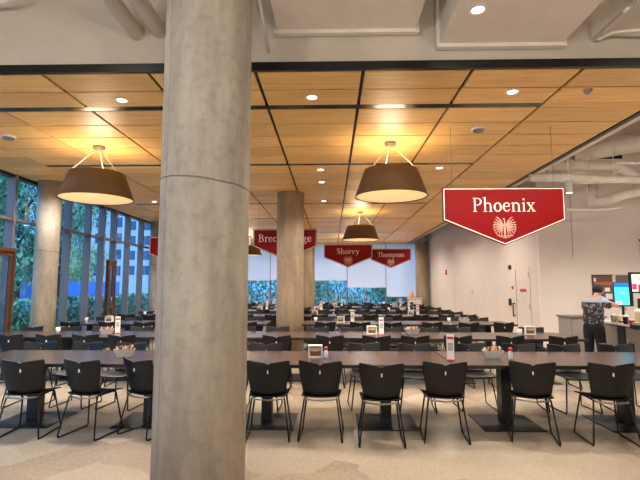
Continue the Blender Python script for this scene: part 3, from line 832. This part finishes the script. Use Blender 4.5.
# ------------------------------------------------------------------ tables
def make_table(L, npd):
    t = empty('dining_table')
    m = MB(); m.box(-L/2, L/2, 0, DEP, .715, .75, bev=.004)
    top = m.build('tabletop', TOPM, t)
    MB().box(-L/2-.002, L/2+.002, -.003, .0, .712, .745).build('edge_band', EDGE, t)
    MB().box(-L/2-.002, L/2+.002, DEP, DEP+.003, .712, .745).build('edge_band', EDGE, t)
    px = [-.7, .7] if npd == 2 else [-.5, .5] if npd == 3 else [0]
    for x in px:
        p = MB().box(x-.06, x+.06, DEP/2-.08, DEP/2+.08, .012, .69, bev=.004).build('pedestal', PED, t)
        MB().box(x-.34, x+.34, DEP/2-.33, DEP/2+.33, 0, .012, bev=.003).build('base_plate', PED, p)
        MB().box(x-.3, x+.3, DEP/2-.3, DEP/2+.3, .69, .714).build('mount_plate', PED, p)
    return t
protoT = {}
def place_table(x0, x1, y, label, group):
    L = round(x1-x0-.012, 3); k = L
    if k not in protoT:
        protoT[k] = make_table(L, 2 if L > 2.3 else 3); o = protoT[k]
    else: o = copy_tree(protoT[k])
    o.location = ((x0+x1)/2, y, 0); prop(o, label, 'table', group)
    return o
lay = {0: [(-4.26,-1.46),(-1.46,1.34),(1.34,4.14)], 2: [(-6.15,-4.27),(-4.27,-1.47),(-.66,1.74),(1.74,4.14)], 5: [(-6.15,-4.27),(-4.27,-1.47),(-.66,1.74),(1.74,4.14)]}
fulll = [(-6.14,-4.26),(-4.26,-1.46),(-1.46,1.34),(1.34,4.14)]
TAB = []
for r in range(7):
    L = lay.get(r, fulll)
    names = {3: ['left of the wide column', 'directly right of the wide column', 'right end'],
             4: ['left end by windows', 'behind the wide column', 'middle right', 'at the right end']}[len(L)]
    for (a, b2), nm in zip(L, names):
        yo = 0
        if r == 1 and a > 1: yo = -.12
        place_table(a, b2, FR[r]+yo, 'long dark brown dining table in the %s row, %s' % (ROWN[r], nm), 'dark dining tables')
        TAB.append((r, a, b2, FR[r]+yo))

# ------------------------------------------------------------------ table items
TZ = .7505
def make_basket():
    t = empty('condiment_basket')
    m = MB()
    r0 = [(-.075,-.05,0),(.075,-.05,0),(.075,.05,0),(-.075,.05,0)]
    r1 = [(-.115,-.075,.09),(.115,-.075,.09),(.115,.075,.09),(-.115,.075,.09)]
    r2 = [(-.107,-.068,.088),(.107,-.068,.088),(.107,.068,.088),(-.107,.068,.088)]
    r3 = [(-.07,-.045,.008),(.07,-.045,.008),(.07,.045,.008),(-.07,.045,.008)]
    m.rings([r0, r1, r2, r3], smooth=False); m.build('tray', TRAYM, t)
    rnd = random.Random(3)
    for k in range(16):
        M = Matrix.Translation((-.085+.0112*k, rnd.uniform(-.02,.02), .075+rnd.uniform(0,.02))) @ Matrix.Rotation(rnd.uniform(-.5,.5), 4, 'Y') @ Matrix.Rotation(rnd.uniform(-.3,.3), 4, 'Z')
        MB().box(-.004,.004,-.035,.035,-.04,.04, M).build('packet', [CREAM, WHITE, BROWNK, CREAM, BROWNK, REDM, WHITE, BROWNK][k % 8], t)
    return t
def make_holder():
    t = empty('napkin_dispenser')
    m = MB().box(-.085,.085,-.05,.05,0,.02, bev=.004).box(-.085,-.07,-.05,.05,.02,.13, bev=.003).box(.07,.085,-.05,.05,.02,.13, bev=.003).box(-.085,.085,-.05,.05,.13,.145, bev=.004).box(-.07,.07,.03,.045,.02,.13)
    m.build('holder', WHITE, t)
    MB().box(-.06,.06,-.04,.03,.02,.075).build('packets', BROWNK, t)
    MB().box(-.05,.05,-.042,.02,.076,.10).build('napkins', CREAM, t)
    return t
def make_shaker():
    t = empty('condiment_bottle')
    MB().lathe([(.022,0),(.026,.01),(.026,.075),(.018,.09),(.018,.098)], n=14, cap0=True, cap1=True).build('bottle_body', CLEAR, t)
    MB().lathe([(.022,.098),(.022,.125),(.012,.135)], n=14, cap0=True, cap1=True).build('cap', REDM, t)
    return t
def make_tent():
    t = empty('table_sign')
    MB().box(-.042,.042,-.003,.003,.01,.3).build('card', WHITE, t)
    MB().box(-.036,.036,-.0045,-.003,.24,.268).build('red_heading', REDM, t)
    MB().box(-.03,.03,-.0045,-.003,.11,.2).build('printed_block', pm('grey print', (180, 170, 160), .6), t)
    MB().box(-.046,.046,-.03,.03,0,.012, bev=.002).build('base', REDM, t)
    return t
def make_cup():
    t = empty('paper_cup')
    MB().lathe([(.0001,0),(.03,0),(.042,.10),(.040,.10),(.028,.006),(.0001,.006)], n=16).build('cup_body', WHITE, t)
    MB().lathe([(.042,.098),(.0445,.102),(.042,.106)], n=16).build('rolled_rim', WHITE, t)
    return t
kinds = {'basket': [make_basket, None, 'white tray of condiment packets', 'condiment tray'], 'holder': [make_holder, None, 'white napkin and packet holder', 'napkin holder'],
         'shaker': [make_shaker, None, 'small clear bottle with red cap', 'bottle'], 'tent': [make_tent, None, 'tall white card with red heading', 'table card'], 'cup': [make_cup, None, 'white paper cup', 'cup']}
ITEMG = {'basket': 'condiment trays on the tables', 'holder': 'napkin holders on the tables', 'shaker': 'red-capped bottles on the tables', 'tent': 'standing cards on the tables', 'cup': 'paper cups on the tables'}
def item(kind, x, y, rz, where):
    k = kinds[kind]
    if k[1] is None: k[1] = k[0](); o = k[1]
    else: o = copy_tree(k[1])
    o.location = (x, y, TZ); o.rotation_euler.z = rz
    prop(o, k[2]+' '+where, k[3], ITEMG[kind])
item('basket', -2.5, 5.62, .2, 'on the front table left of the wide column')
item('holder', -.19, 5.62, .05, 'on the front table right of the wide column')
item('shaker', -.06, 5.55, 0, 'beside the napkin holder on the front table')
item('tent', 1.37, 5.42, R(-8), 'on the front table under the Phoenix sign')
item('basket', 1.92, 5.62, -.1, 'on the front table right of the tall card')
item('shaker', 2.09, 5.52, 0, 'right of the front table tray under Phoenix sign')
def at_px(px, py, D): return (px-331)/464*D
item('basket', -3.98, 8.2, .3, 'on the second row table by the left windows')
item('tent', -3.86, 8.35, .3, 'behind second row tray, far left')
item('cup', -4.95, 8.35, 0, 'on the second row table near the left window column')
item('shaker', -2.6, 8.0, 0, 'on second row, left edge of wide column')
item('holder', .72, 8.3, .1, 'in the middle of the second row')
item('tent', .88, 8.2, .1, 'beside the napkin holder in the middle of second row')
item('basket', 1.45, 8.35, .4, 'on the second row below the Thompson sign')
item('cup', 3.28, 8.2, 0, 'on the right end of the second row')
item('holder', 3.5, 8.3, -.2, 'on the right end of the second row')
rowi = random.Random(11)
for (r, a, b2, yv) in TAB:
    if r < 2: continue
    cx = (a+b2)/2+rowi.uniform(-.5, .5)
    px = projx(cx, yv+.5)
    if 160 < px < 244: continue
    side = 'left of the wide column' if px < 200 else 'near the second column' if px < 340 else 'toward the right wall'
    w = '%s row, %s' % (ROWN[r], side)
    a1 = rowi.choice(['basket', 'holder']) if r < 6 else 'basket'
    item(a1, cx, yv+.5, rowi.uniform(-.4, .4), w)
    if rowi.random() < .5: item('tent', cx+rowi.uniform(.15, .3), yv+.45, rowi.uniform(-.5, .5), w)
    if rowi.random() < .6: item('cup', cx-rowi.uniform(.3, .6), yv+rowi.uniform(.3, .7), 0, w)

# console with plant in the back right corner
t = empty('side_station', (4.35, 24.3, 0), label='small light station against the back corner column', cat='cabinet')
MB().box(-.35,.35,-.2,.2,0,.95,bev=.01).build('body', GREYP, t); MB().box(-.38,.38,-.23,.23,.95,.98).build('worktop', COUNTER, t)
MB().box(-.33,-.01,-.215,-.2,.06,.9).build('door', WALLP, t); MB().box(.01,.33,-.215,-.2,.06,.9).build('door', WALLP, t)
o = MB().lathe([(.09,0),(.11,.12),(.1,.3),(.05,.33)], n=16, cap0=True, cap1=True).build('juice_dispenser', pm('orange plastic', (226,150,60), .4), loc=(4.2, 24.3, .981)); prop(o, 'orange drink container on the far corner station', 'container')
# ------------------------------------------------------------------ servery
ang = math.atan2(.45, 2.0)
ctr = empty('serving_counter', (5.12, 7.1, 0), rz=0, label='white topped serving counter with grey brown front at the right edge', cat='counter')
MB().box(0, .78, -1.6, 2.25, .89, .93, bev=.006).build('countertop', COUNTER, ctr)
MB().box(.05, .75, -1.55, 2.2, .08, .889).build('body', BROWNP, ctr)
MB().box(.1, .72, -1.5, 2.15, 0, .08).build('toe_kick', BLACK, ctr)
for a, b2, mt in ((-1.5, -.55, BROWNP), (-.5, .45, BROWNP), (.5, 1.35, BROWNP), (1.65, 2.17, GREYP)):
    pn = MB().box(.03, .05, a, b2, .1, .87, bev=.004).build('door', mt, ctr)
    MB().tube([(.03, b2-.12, .5), (.0, b2-.12, .5), (.0, b2-.12, .66), (.03, b2-.12, .66)], .007, 6).build('handle', STEEL, pn)
MB().box(.035, .05, 1.38, 1.62, .1, .87).build('recess_panel', BLACK, ctr)
ctr.rotation_euler.z = R(-4)
cb = empty('end_cabinet', (5.3, 10.25, 0), label='low pale grey cabinet behind the person at the left end of the servery', cat='cabinet')
MB().box(-.22, .5, -.25, .3, 0, .93, bev=.01).build('body', GREYP, cb); MB().box(-.25, .53, -.28, .33, .93, .96, bev=.005).build('worktop', BROWNP, cb)
MB().box(-.2, .48, -.265, -.25, .1, .9).build('door', GREYP, cb)
# boards on the servery wall
def board(name, px0, px1, py0, py1, mat, label, parts):
    D = 11.78; a = P(px0, py0, D); b2 = P(px1, py1, D)
    t = empty(name, (a.x, 11.79, b2.z), label=label, cat='board')
    w, h = b2.x-a.x, a.z-b2.z
    MB().box(0, w, -.02, 0, 0, h).build('panel', mat, t)
    for (u0, u1, v0, v1, m_, nm) in parts:
        MB().box(u0*w, u1*w, -.026, -.02, v0*h, v1*h).build(nm, m_, t)
    return t
ORNG = pm('orange print', (196, 98, 66), .5); DKBR = pm('dark brown board', (104, 74, 60), .5)
board('menu_board', 588, 609.5, 275, 305, DKBR, 'dark brown board with orange band on the servery wall above the person', [(.1,.95,.66,.76,ORNG,'orange_band'), (.08,.18,.78,.9,WHITE,'mark'), (.6,.85,.45,.58,WHITE,'note'), (.62,.95,.2,.38,WHITE,'note'), (-.02,1.02,.97,1.0,BLACK,'top_rail')])
board('wall_panel', 611.5, 628, 275, 305, BROWNP, 'plain grey brown panel on the servery wall behind the cyan screen', [(-.02,1.02,.97,1.0,GREYP,'top_rail')])
board('wall_panel', 634, 655, 240, 270, WALLP, 'pale panel with dark top rail high on servery wall at right edge', [(-.02,1.02,.93,1.0,BLACK,'top_rail'), (.1,.5,.0,.2,GREYP,'lower_box')])
# ordering kiosk
CYAN = pm('cyan screen', (70, 205, 235), .3, emit=1.3); CYD = pm('blue header', (30, 120, 190), .3, emit=.9); PINKS = pm('pink screen', (240, 150, 140), .3, emit=1.0)
YEL = pm('pale yellow screen', (255, 226, 180), .3, emit=1.4); MAG = pm('magenta screen', (214, 40, 130), .3, emit=1.1); REDS = pm('red screen', (220, 30, 30), .3, emit=1.0); PUR = pm('violet screen', (120, 80, 200), .3, emit=1.0)
kp = P(618.5, 293.5, 8.75)
k = empty('order_kiosk', (kp.x, 8.75, .93), rz=R(-12), label='cyan lit order screen standing on the serving counter', cat='kiosk')
h0 = kp.z-.93
MB().lathe([(.11,0),(.11,.015),(.03,.025)], n=20, cap0=True, cap1=True).build('base', BLACK, k)
MB().tube([(0,.03,.02),(0,.05,h0-.1)], .022, 10).build('stand', BLACK, k)
MB().box(-.15,.17,-.0,.045,h0-.235,h0+.215,bev=.01).build('housing', BLACK, k)
s_ = MB().box(-.14,.10,-.006,0,h0-.21,h0+.20).build('screen', CYAN, k)
MB().box(-.14,.10,-.009,-.006,h0+.12,h0+.20).build('header', CYD, s_)
MB().box(-.12,-.03,-.009,-.006,h0-.2,h0-.15).build('button', PINKS, s_)
m = MB(); m.stroke(arc(0, h0+.01, .035, .02, 20, 330, 12), .008, -.009, -.006); m.build('screen_mark', WHITE, s_)
mp_ = P(639, 282, 8.0)
k = empty('menu_screen', (mp_.x, 8.0, mp_.z), rz=R(-8), label='black framed menu screen with pink and yellow picture at the right edge', cat='screen')
MB().box(-.23,.3,0,.05,-.19,.17,bev=.01).build('housing', BLACK, k)
s_ = MB().box(-.19,.26,-.006,0,-.16,.13).build('screen', YEL, k)
MB().box(-.19,-.12,-.009,-.006,-.13,-.03).build('pink_block', MAG, s_)
MB().box(-.1,-.04,-.009,-.006,-.16,-.04).build('red_block', REDS, s_)
MB().box(.0,.26,-.009,-.006,-.06,.05).build('pink_block', MAG, s_)
m = MB().poly(arc(-.06, .05, .04, .04, 0, 330, 11), -.009, -.006); m.build('pale_spot', PINKS, s_)
MB().box(.0,.06,.05,.1,.93-mp_.z+.0,.1).build('post', BLACK, k)
k = empty('payment_terminal', (mp_.x-.02, 7.95, .93), rz=R(-8), label='black machine with violet display below the menu screen', cat='machine')
MB().box(-.12,.24,-.02,.0499,.18,.46,bev=.01).build('housing', BLACK, k); MB().box(-.06,.2,-.026,-.02,.3,.42).build('display', PUR, k)
MB().box(-.1,.22,-.02,.0499,0,.18,bev=.01).build('base', BLACK, k)
# counter clutter
def clut(px, D, kind, label, mat, h=.16, r=.045, nm='cup_stack', cat='cups'):
    x = (px-331)/464*D
    t = empty(nm, (x, D, .931), label=label, cat=cat)
    MB().lathe([(r*.8,0),(r,h*.75),(r,h*.8)], n=14, cap0=True, cap1=True).build('body', mat, t)
    MB().lathe([(r*1.06,h*.8),(r*1.06,h*.92),(r*.5,h)], n=14, cap0=True, cap1=True).build('lid', WHITE if mat is not WHITE else GREYP, t)
clut(608.5, 8.85, 0, 'left pale canister on the counter beside the extended arm', GREYP, .15, .05, 'canister', 'canister')
clut(613.5, 8.8, 0, 'tan canister on the counter between a pale and a black one', CREAM, .14, .045, 'canister', 'canister')
clut(620, 8.35, 0, 'dark cup stack under the person\'s hand on the counter', BLACK, .16, .045)
clut(626, 8.15, 0, 'red lidded jar on the counter below the cyan screen', REDM, .1, .05, 'jar', 'jar')
clut(633, 7.7, 0, 'pale tall dispenser on counter below the menu screen', CREAM, .30, .055, 'dispenser', 'dispenser')
t = empty('utensil_tray', ((636-331)/464*7.35, 7.35, .931), label='low black tray at the right frame edge of the counter', cat='tray')
MB().box(-.14,.2,-.1,.1,0,.07,bev=.008).build('body', BLACK, t); MB().box(-.11,.17,-.07,.07,.07,.1).build('insert', GREYP, t)

# ------------------------------------------------------------------ person
SKIN = pm('skin', (196, 140, 112), .5); HAIR = pm('dark hair', (26, 20, 20), .6); PANTS = pm('black trousers', (14, 13, 15), .8)
MASK = pm('pale blue cloth', (160, 178, 205), .7)
SHIRT, snt, sb = new_mat('patterned shirt')
tc = snt.nodes.new('ShaderNodeTexCoord'); nz = snt.nodes.new('ShaderNodeTexNoise'); nz.inputs['Scale'].default_value = 9; nz.inputs['Detail'].default_value = 2; nz.inputs['Distortion'].default_value = 2.5
snt.links.new(tc.outputs['Object'], nz.inputs['Vector'])
rp = snt.nodes.new('ShaderNodeValToRGB'); rp.color_ramp.interpolation = 'CONSTANT'
e = rp.color_ramp.elements; e[0].color = srgb(38,36,40); e[1].position = .52; e[1].color = srgb(96,92,94)
e2 = rp.color_ramp.elements.new(.6); e2.color = srgb(190,186,184)
e3 = rp.color_ramp.elements.new(.64); e3.color = srgb(60,57,60)
snt.links.new(nz.outputs['Fac'], rp.inputs[0])
sp = snt.nodes.new('ShaderNodeSeparateXYZ'); snt.links.new(tc.outputs['Object'], sp.inputs[0])
yk = math_node(snt, 'GREATER_THAN', sp.outputs['Z'], 1.30)
snt.links.new(mixc(snt, yk, rp.outputs[0], srgb(150,158,172)), sb.inputs['Base Color']); sb.inputs['Roughness'].default_value = .8

def skin(name, verts, edges, radii, mat, parent, sub=2, root=0):
    me = bpy.data.meshes.new(name); me.from_pydata(verts, edges, [])
    o = bpy.data.objects.new(name, me); COL.objects.link(o)
    sm = o.modifiers.new('s', 'SKIN'); sm.use_smooth_shade = True
    for i, v in enumerate(me.skin_vertices[0].data if me.skin_vertices else []): pass
    if not me.skin_vertices:
        bm = bmesh.new(); bm.from_mesh(me); bm.verts.layers.skin.verify(); bm.to_mesh(me); bm.free()
    for i, v in enumerate(me.skin_vertices[0].data):
        r = radii[i]; v.radius = r if isinstance(r, tuple) else (r, r); v.use_root = (i == root)
    sd = o.modifiers.new('u', 'SUBSURF'); sd.levels = sub; sd.render_levels = sub
    dg = bpy.context.evaluated_depsgraph_get(); dg.update()
    nm = bpy.data.meshes.new_from_object(o.evaluated_get(dg))
    o.modifiers.clear(); o.data = nm; nm.materials.clear(); nm.materials.append(mat)
    for p_ in nm.polygons: p_.use_smooth = True
    if parent: o.parent = parent
    return o
pp = empty('person', (4.86, 8.75, 0), rz=R(-52), label='person with short dark hair in patterned dark shirt reaching over the serving counter', cat='person')
V = [(0,0,.88),(0,0,1.02),(0,.03,1.16),(0,.08,1.29),(.01,.12,1.38),(.02,.17,1.43),(.02,.215,1.48),(.02,.235,1.545),
     (-.15,.09,1.31),(-.21,.20,1.10),(-.15,.36,1.00),
     (.15,.09,1.31),(.24,.32,1.25),(.27,.58,1.21),
     (-.09,0,.84),(-.11,.03,.48),(-.11,-.02,.1),(-.11,.10,.04),
     (.09,0,.84),(.11,.03,.48),(.11,-.02,.1),(.11,.10,.04)]
E = [(0,1),(1,2),(2,3),(3,4),(4,5),(5,6),(6,7),(3,8),(8,9),(9,10),(3,11),(11,12),(12,13),(0,14),(14,15),(15,16),(16,17),(0,18),(18,19),(19,20),(20,21)]
RD = [(.14,.11),(.13,.10),(.15,.11),(.14,.10),(.06,.06),(.052,.055),(.07,.085),(.066,.08),(.062,.062),(.045,.045),(.03,.03),(.062,.062),(.045,.045),(.03,.03),(.085,.09),(.058,.06),(.04,.045),(.04,.03),(.085,.09),(.058,.06),(.04,.045),(.04,.03)]
def add_hand(base, dirv, side_v, curl):
    i0 = len(V); b = Vector(base); d = Vector(dirv).normalized(); s = Vector(side_v).normalized(); dn = -d.cross(s).normalized()
    if dn.z > 0: dn = -dn
    V.append(tuple(b+d*.05)); RD.append((.032,.018)); pi = i0
    for k in range(4):
        off = (k-1.5)*.021; L = (.062,.07,.066,.052)[k]
        a = b+d*.095+s*off; c = a+d*L*.5+dn*curl*.4*L; g2 = c+d*L*.35+dn*curl*.9*L
        n0 = len(V); V.extend([tuple(a), tuple(c), tuple(g2)]); RD.extend([.0105,.009,.008])
        E.extend([(pi, n0), (n0, n0+1), (n0+1, n0+2)])
    n0 = len(V); V.extend([tuple(b+d*.055-s*.04), tuple(b+d*.085-s*.055+dn*.02)]); RD.extend([.012,.009]); E.extend([(pi, n0), (n0, n0+1)])
    return i0
h = add_hand(V[13], (0,1,-.2), (1,0,0), .5); E.append((13, h))
h = add_hand(V[10], (.2,.9,-.2), (1,-.2,0), .4); E.append((10, h))
skin('body', V, E, RD, SKIN, pp)
# clothes
VS = [(0,0,.84),(0,.0,1.02),(0,.03,1.16),(0,.08,1.28),(0,.11,1.35),(-.15,.09,1.305),(-.20,.18,1.15),(.15,.09,1.305),(.215,.24,1.22)]
skin('shirt', VS, [(0,1),(1,2),(2,3),(3,4),(3,5),(5,6),(3,7),(7,8)], [(.20,.155),(.185,.145),(.19,.145),(.17,.13),(.08,.075),(.09,.085),(.078,.075),(.09,.085),(.078,.075)], SHIRT, pp)
VP = [(0,0,1.0),(0,0,.90),(-.085,0,.78),(-.11,.03,.48),(-.11,-.015,.07),(.085,0,.78),(.11,.03,.48),(.11,-.015,.07)]
skin('trousers', VP, [(0,1),(1,2),(2,3),(3,4),(1,5),(5,6),(6,7)], [(.155,.125),(.155,.13),(.105,.115),(.085,.085),(.065,.07),(.105,.115),(.085,.085),(.065,.07)], PANTS, pp)
for sd in (-1, 1):
    MB().box(sd*.11-.05, sd*.11+.05, -.08, .19, 0, .075, bev=.025).build('shoe', BLACK, pp)
m = MB()
hx_, hy, hz = .02, .225, 1.535
m.lathe([(.0001,.115),(.05,.105),(.083,.068),(.094,.015),(.09,-.03),(.072,-.06)], c=(hx_, hy-.015, hz), n=24)
m.build('hair', HAIR, pp)
for sd in (-1, 1):
    MB().lathe([(.0001,.03),(.012,.02),(.014,0),(.009,-.025),(.0001,-.03)], c=(hx_+sd*.088, hy+.015, hz-.03), n=10).build('ear', SKIN, pp)
    MB().lathe([(.0001,.009),(.011,0),(.0001,-.009)], c=(hx_+sd*.032, hy+.082, hz+.0), n=10).build('eye', BLACK, pp)
MB().lathe([(.0001,.02),(.012,.0),(.016,-.018),(.0001,-.024)], c=(hx_, hy+.095, hz-.025), n=10).build('nose', SKIN, pp)
MB().box(hx_-.05, hx_+.05, hy+.06, hy+.095, hz-.085, hz-.035, bev=.012).build('face_mask', MASK, pp)
MB().tube([(.07,.13,1.40),(.13,.17,1.36),(.20,.21,1.30)], [.03,.035,.025], 10).build('collar_strap', MASK, pp)

# ------------------------------------------------------------------ outside
GROUND = pm('outdoor paving', (110,110,106), .8, noise=.2, nscale=.6)
struct(MB().box(-140, XL-.12, -60, 140, -.5, -.05), 'ground', GROUND)
struct(MB().box(XL-.12, 60, YB+.3, 140, -.5, -.05), 'ground_behind', GROUND)
LEAF = [mat_foliage('leaf mid', (70,130,110), (150,205,165)), mat_foliage('leaf dark', (50,105,90), (125,180,150)), mat_foliage('leaf pale', (90,130,60), (190,205,120))]
BARK = pm('bark', (70,56,44), .9)
def leafball(m, c, rad, n, size, rnd, box=None):
    for k in range(n):
        while True:
            p = Vector((rnd.uniform(-1,1), rnd.uniform(-1,1), rnd.uniform(-1,1)))
            if box or p.length < 1: break
        p = Vector((c[0]+p.x*rad[0], c[1]+p.y*rad[1], c[2]+p.z*rad[2]))
        q = Matrix.Rotation(rnd.uniform(0,6.28), 3, 'Z') @ Matrix.Rotation(rnd.uniform(-1.3,1.3), 3, 'X')
        s = size*rnd.uniform(.6,1.3)
        m.quadv([p+q@Vector(v) for v in ((-s*.4,0,0),(0,-s,0.1*s),(s*.4,0,0),(0,s,0.1*s))])
def make_tree(H, r, seed, mat):
    rnd = random.Random(seed); t = empty('tree')
    m = MB().tube([(0,0,0),(.05,0,H*.35),(0,.1,H*.7)], [.16,.12,.06], 8)
    for k in range(6):
        a = rnd.uniform(0,6.28); z = H*rnd.uniform(.3,.6)
        m.tube([(0,0,z),(math.cos(a)*r*.6, math.sin(a)*r*.6, z+H*.2)], [.06,.02], 6)
    m.build('trunk', BARK, t)
    m = MB()
    for k in range(14):
        a = rnd.uniform(0,6.28); rr = rnd.uniform(0,.7)*r; z = H*rnd.uniform(.28,.92)
        leafball(m, (math.cos(a)*rr, math.sin(a)*rr, z), (r*.45,r*.45,r*.4), 560, .115, rnd)
    m.build('crown', mat, t)
    return t
trees = [(-12, 15, 7, 2.2, 1, 0, 'bushy tree outside, seen just left of the left window column'),
         (-13.5, 19.5, 8, 2.6, 2, 1, 'dark green tree outside, right of the left window column'),
         (-15, 25, 9, 3.0, 3, 0, 'tall green tree outside in the middle of the left windows'),
         (-11.5, 11.0, 6, 2.0, 4, 1, 'dark tree outside at the left frame edge'),
         (-20, 31, 5.5, 2.6, 5, 0, 'smaller tree outside in front of the tower block'),
         (-22, 40, 6, 3.0, 7, 2, 'pale tree outside near the far end of the left windows'),
         (-21, 20, 7, 2.6, 8, 1, 'tree behind the blue hoarding outside the left windows')]
for (x, y, H, r, sd, mi, lab) in trees:
    o = make_tree(H, r, sd, LEAF[mi]); o.location = (x, y, -.05); prop(o, lab, 'tree', 'trees outside the left windows')
backtrees = [(-7.5, 33, 5, 2.6, 11, 0, 'tree outside the back windows, left of second column'), (-1.5, 34, 5, 2.8, 12, 1, 'tree outside the back windows behind the columns'), (4.4, 33, 5, 2.6, 13, 0, 'tree outside the back windows under the Shorey sign')]
for (x, y, H, r, sd, mi, lab) in backtrees:
    o = make_tree(H, r, sd, LEAF[mi]); o.location = (x, y, -.8); prop(o, lab, 'tree', 'trees outside the back windows')
rnd = random.Random(5)
for k, (yy0, yy1, lab) in enumerate(((8, 15, 'clipped green hedge outside, left part along the windows'), (15.3, 23, 'clipped green hedge outside, middle part along the windows'), (23.3, 34, 'clipped green hedge outside, farthest part'))):
    m = MB(); leafball(m, (0, 0, .55), (.6, (yy1-yy0)/2, .65), 5200, .11, rnd, box=True)
    o = m.build('hedge', LEAF[1 if k == 1 else 0], loc=(-9.6, (yy0+yy1)/2, 0)); prop(o, lab, 'hedge', 'hedge outside the left windows')
m = MB(); leafball(m, (0, 0, 1.3), (8, .6, 1.5), 9000, .14, rnd, box=True)
prop(m.build('hedge', LEAF[0], loc=(-.5, 30.2, 0)), 'leafy hedge outside the back windows below the white shades', 'hedge')
BLUEF = pm('blue hoarding', (70,120,210), .6)
t = empty('hoarding', (-16.2, 26, -.05), label='blue hoarding across the street outside the left windows', cat='fence')
for k in range(9):
    MB().box(-.03, .03, -9+2*k, -7.03+2*k, .0, 1.95).build('panel', BLUEF, t)
for k in range(10): MB().box(-.09, -.03, -9.04+2*k, -8.96+2*k, 0, 1.9).build('post', GREYP, t)
o = MB().lathe([(.24,0),(.24,.03),(.17,.04),(.03,.72)], n=16, cap0=True, cap1=True).build('traffic_cone', pm('cone orange', (235,90,50), .5), loc=(-15.4, 29.5, 0)); prop(o, 'orange traffic cone in front of the blue hoarding', 'cone')
BW = pm('tower facade', (196,200,204), .7); BG = pm('tower glass', (60,90,120), .15, spec=.8); BW2 = pm('brick facade', (150,120,110), .8)
def building(x, y, wx, wy, h, mat, nx, nz, label):
    t = empty('apartment_tower', (x, y, 0), label=label, cat='building')
    MB().box(-wx/2, wx/2, -wy/2, wy/2, 0, h).build('walls', mat, t)
    MB().box(-wx/2-.3, wx/2+.3, -wy/2-.3, wy/2+.3, h, h+.8).build('roof_edge', mat, t)
    for j in range(nz):
        z = 3.5+j*(h-4)/nz
        for i in range(nx):
            X = -wx/2+wx*(i+.5)/nx
            MB().box(X-wx/nx*.3, X+wx/nx*.3, -wy/2-.06, -wy/2+.02, z, z+(h-4)/nz*.6).build('window', BG, t)
    for j in range(nz):
        z = 3.5+j*(h-4)/nz
        for i in range(4):
            Y = -wy/2+wy*(i+.5)/4
            MB().box(wx/2-.02, wx/2+.06, Y-wy/4*.3, Y+wy/4*.3, z, z+(h-4)/nz*.6).build('window', BG, t)
    return t
building(-46, 92, 16, 16, 34, BW, 5, 10, 'pale tower block beyond the trees at the far end of the left windows')
building(-62, 62, 14, 16, 14, BW2, 4, 4, 'lower brick building beyond the trees outside the left windows')
building(-30, 84, 12, 12, 22, BW, 4, 7, 'second pale block, right of the tower, mostly behind the wide column')

# ------------------------------------------------------------------ world, look
w = bpy.data.worlds.new('world'); bpy.context.scene.world = w; w.use_nodes = True
nt = w.node_tree; bg = nt.nodes['Background']
tc = nt.nodes.new('ShaderNodeTexCoord'); sp = nt.nodes.new('ShaderNodeSeparateXYZ'); nt.links.new(tc.outputs['Generated'], sp.inputs[0])
rp = nt.nodes.new('ShaderNodeValToRGB'); e = rp.color_ramp.elements
e[0].position = .3; e[0].color = (.045,.14,.32,1); e[1].position = .6; e[1].color = (.27,.55,1.0,1)
nt.links.new(sp.outputs['Z'], rp.inputs[0]); nt.links.new(rp.outputs[0], bg.inputs['Color']); bg.inputs['Strength'].default_value = 5.6
vs_ = bpy.context.scene.view_settings
vs_.view_transform = 'Standard'; vs_.look = 'None'; vs_.gamma = 1; vs_.use_curve_mapping = False; vs_.exposure = 0.14
bpy.context.view_layer.update()
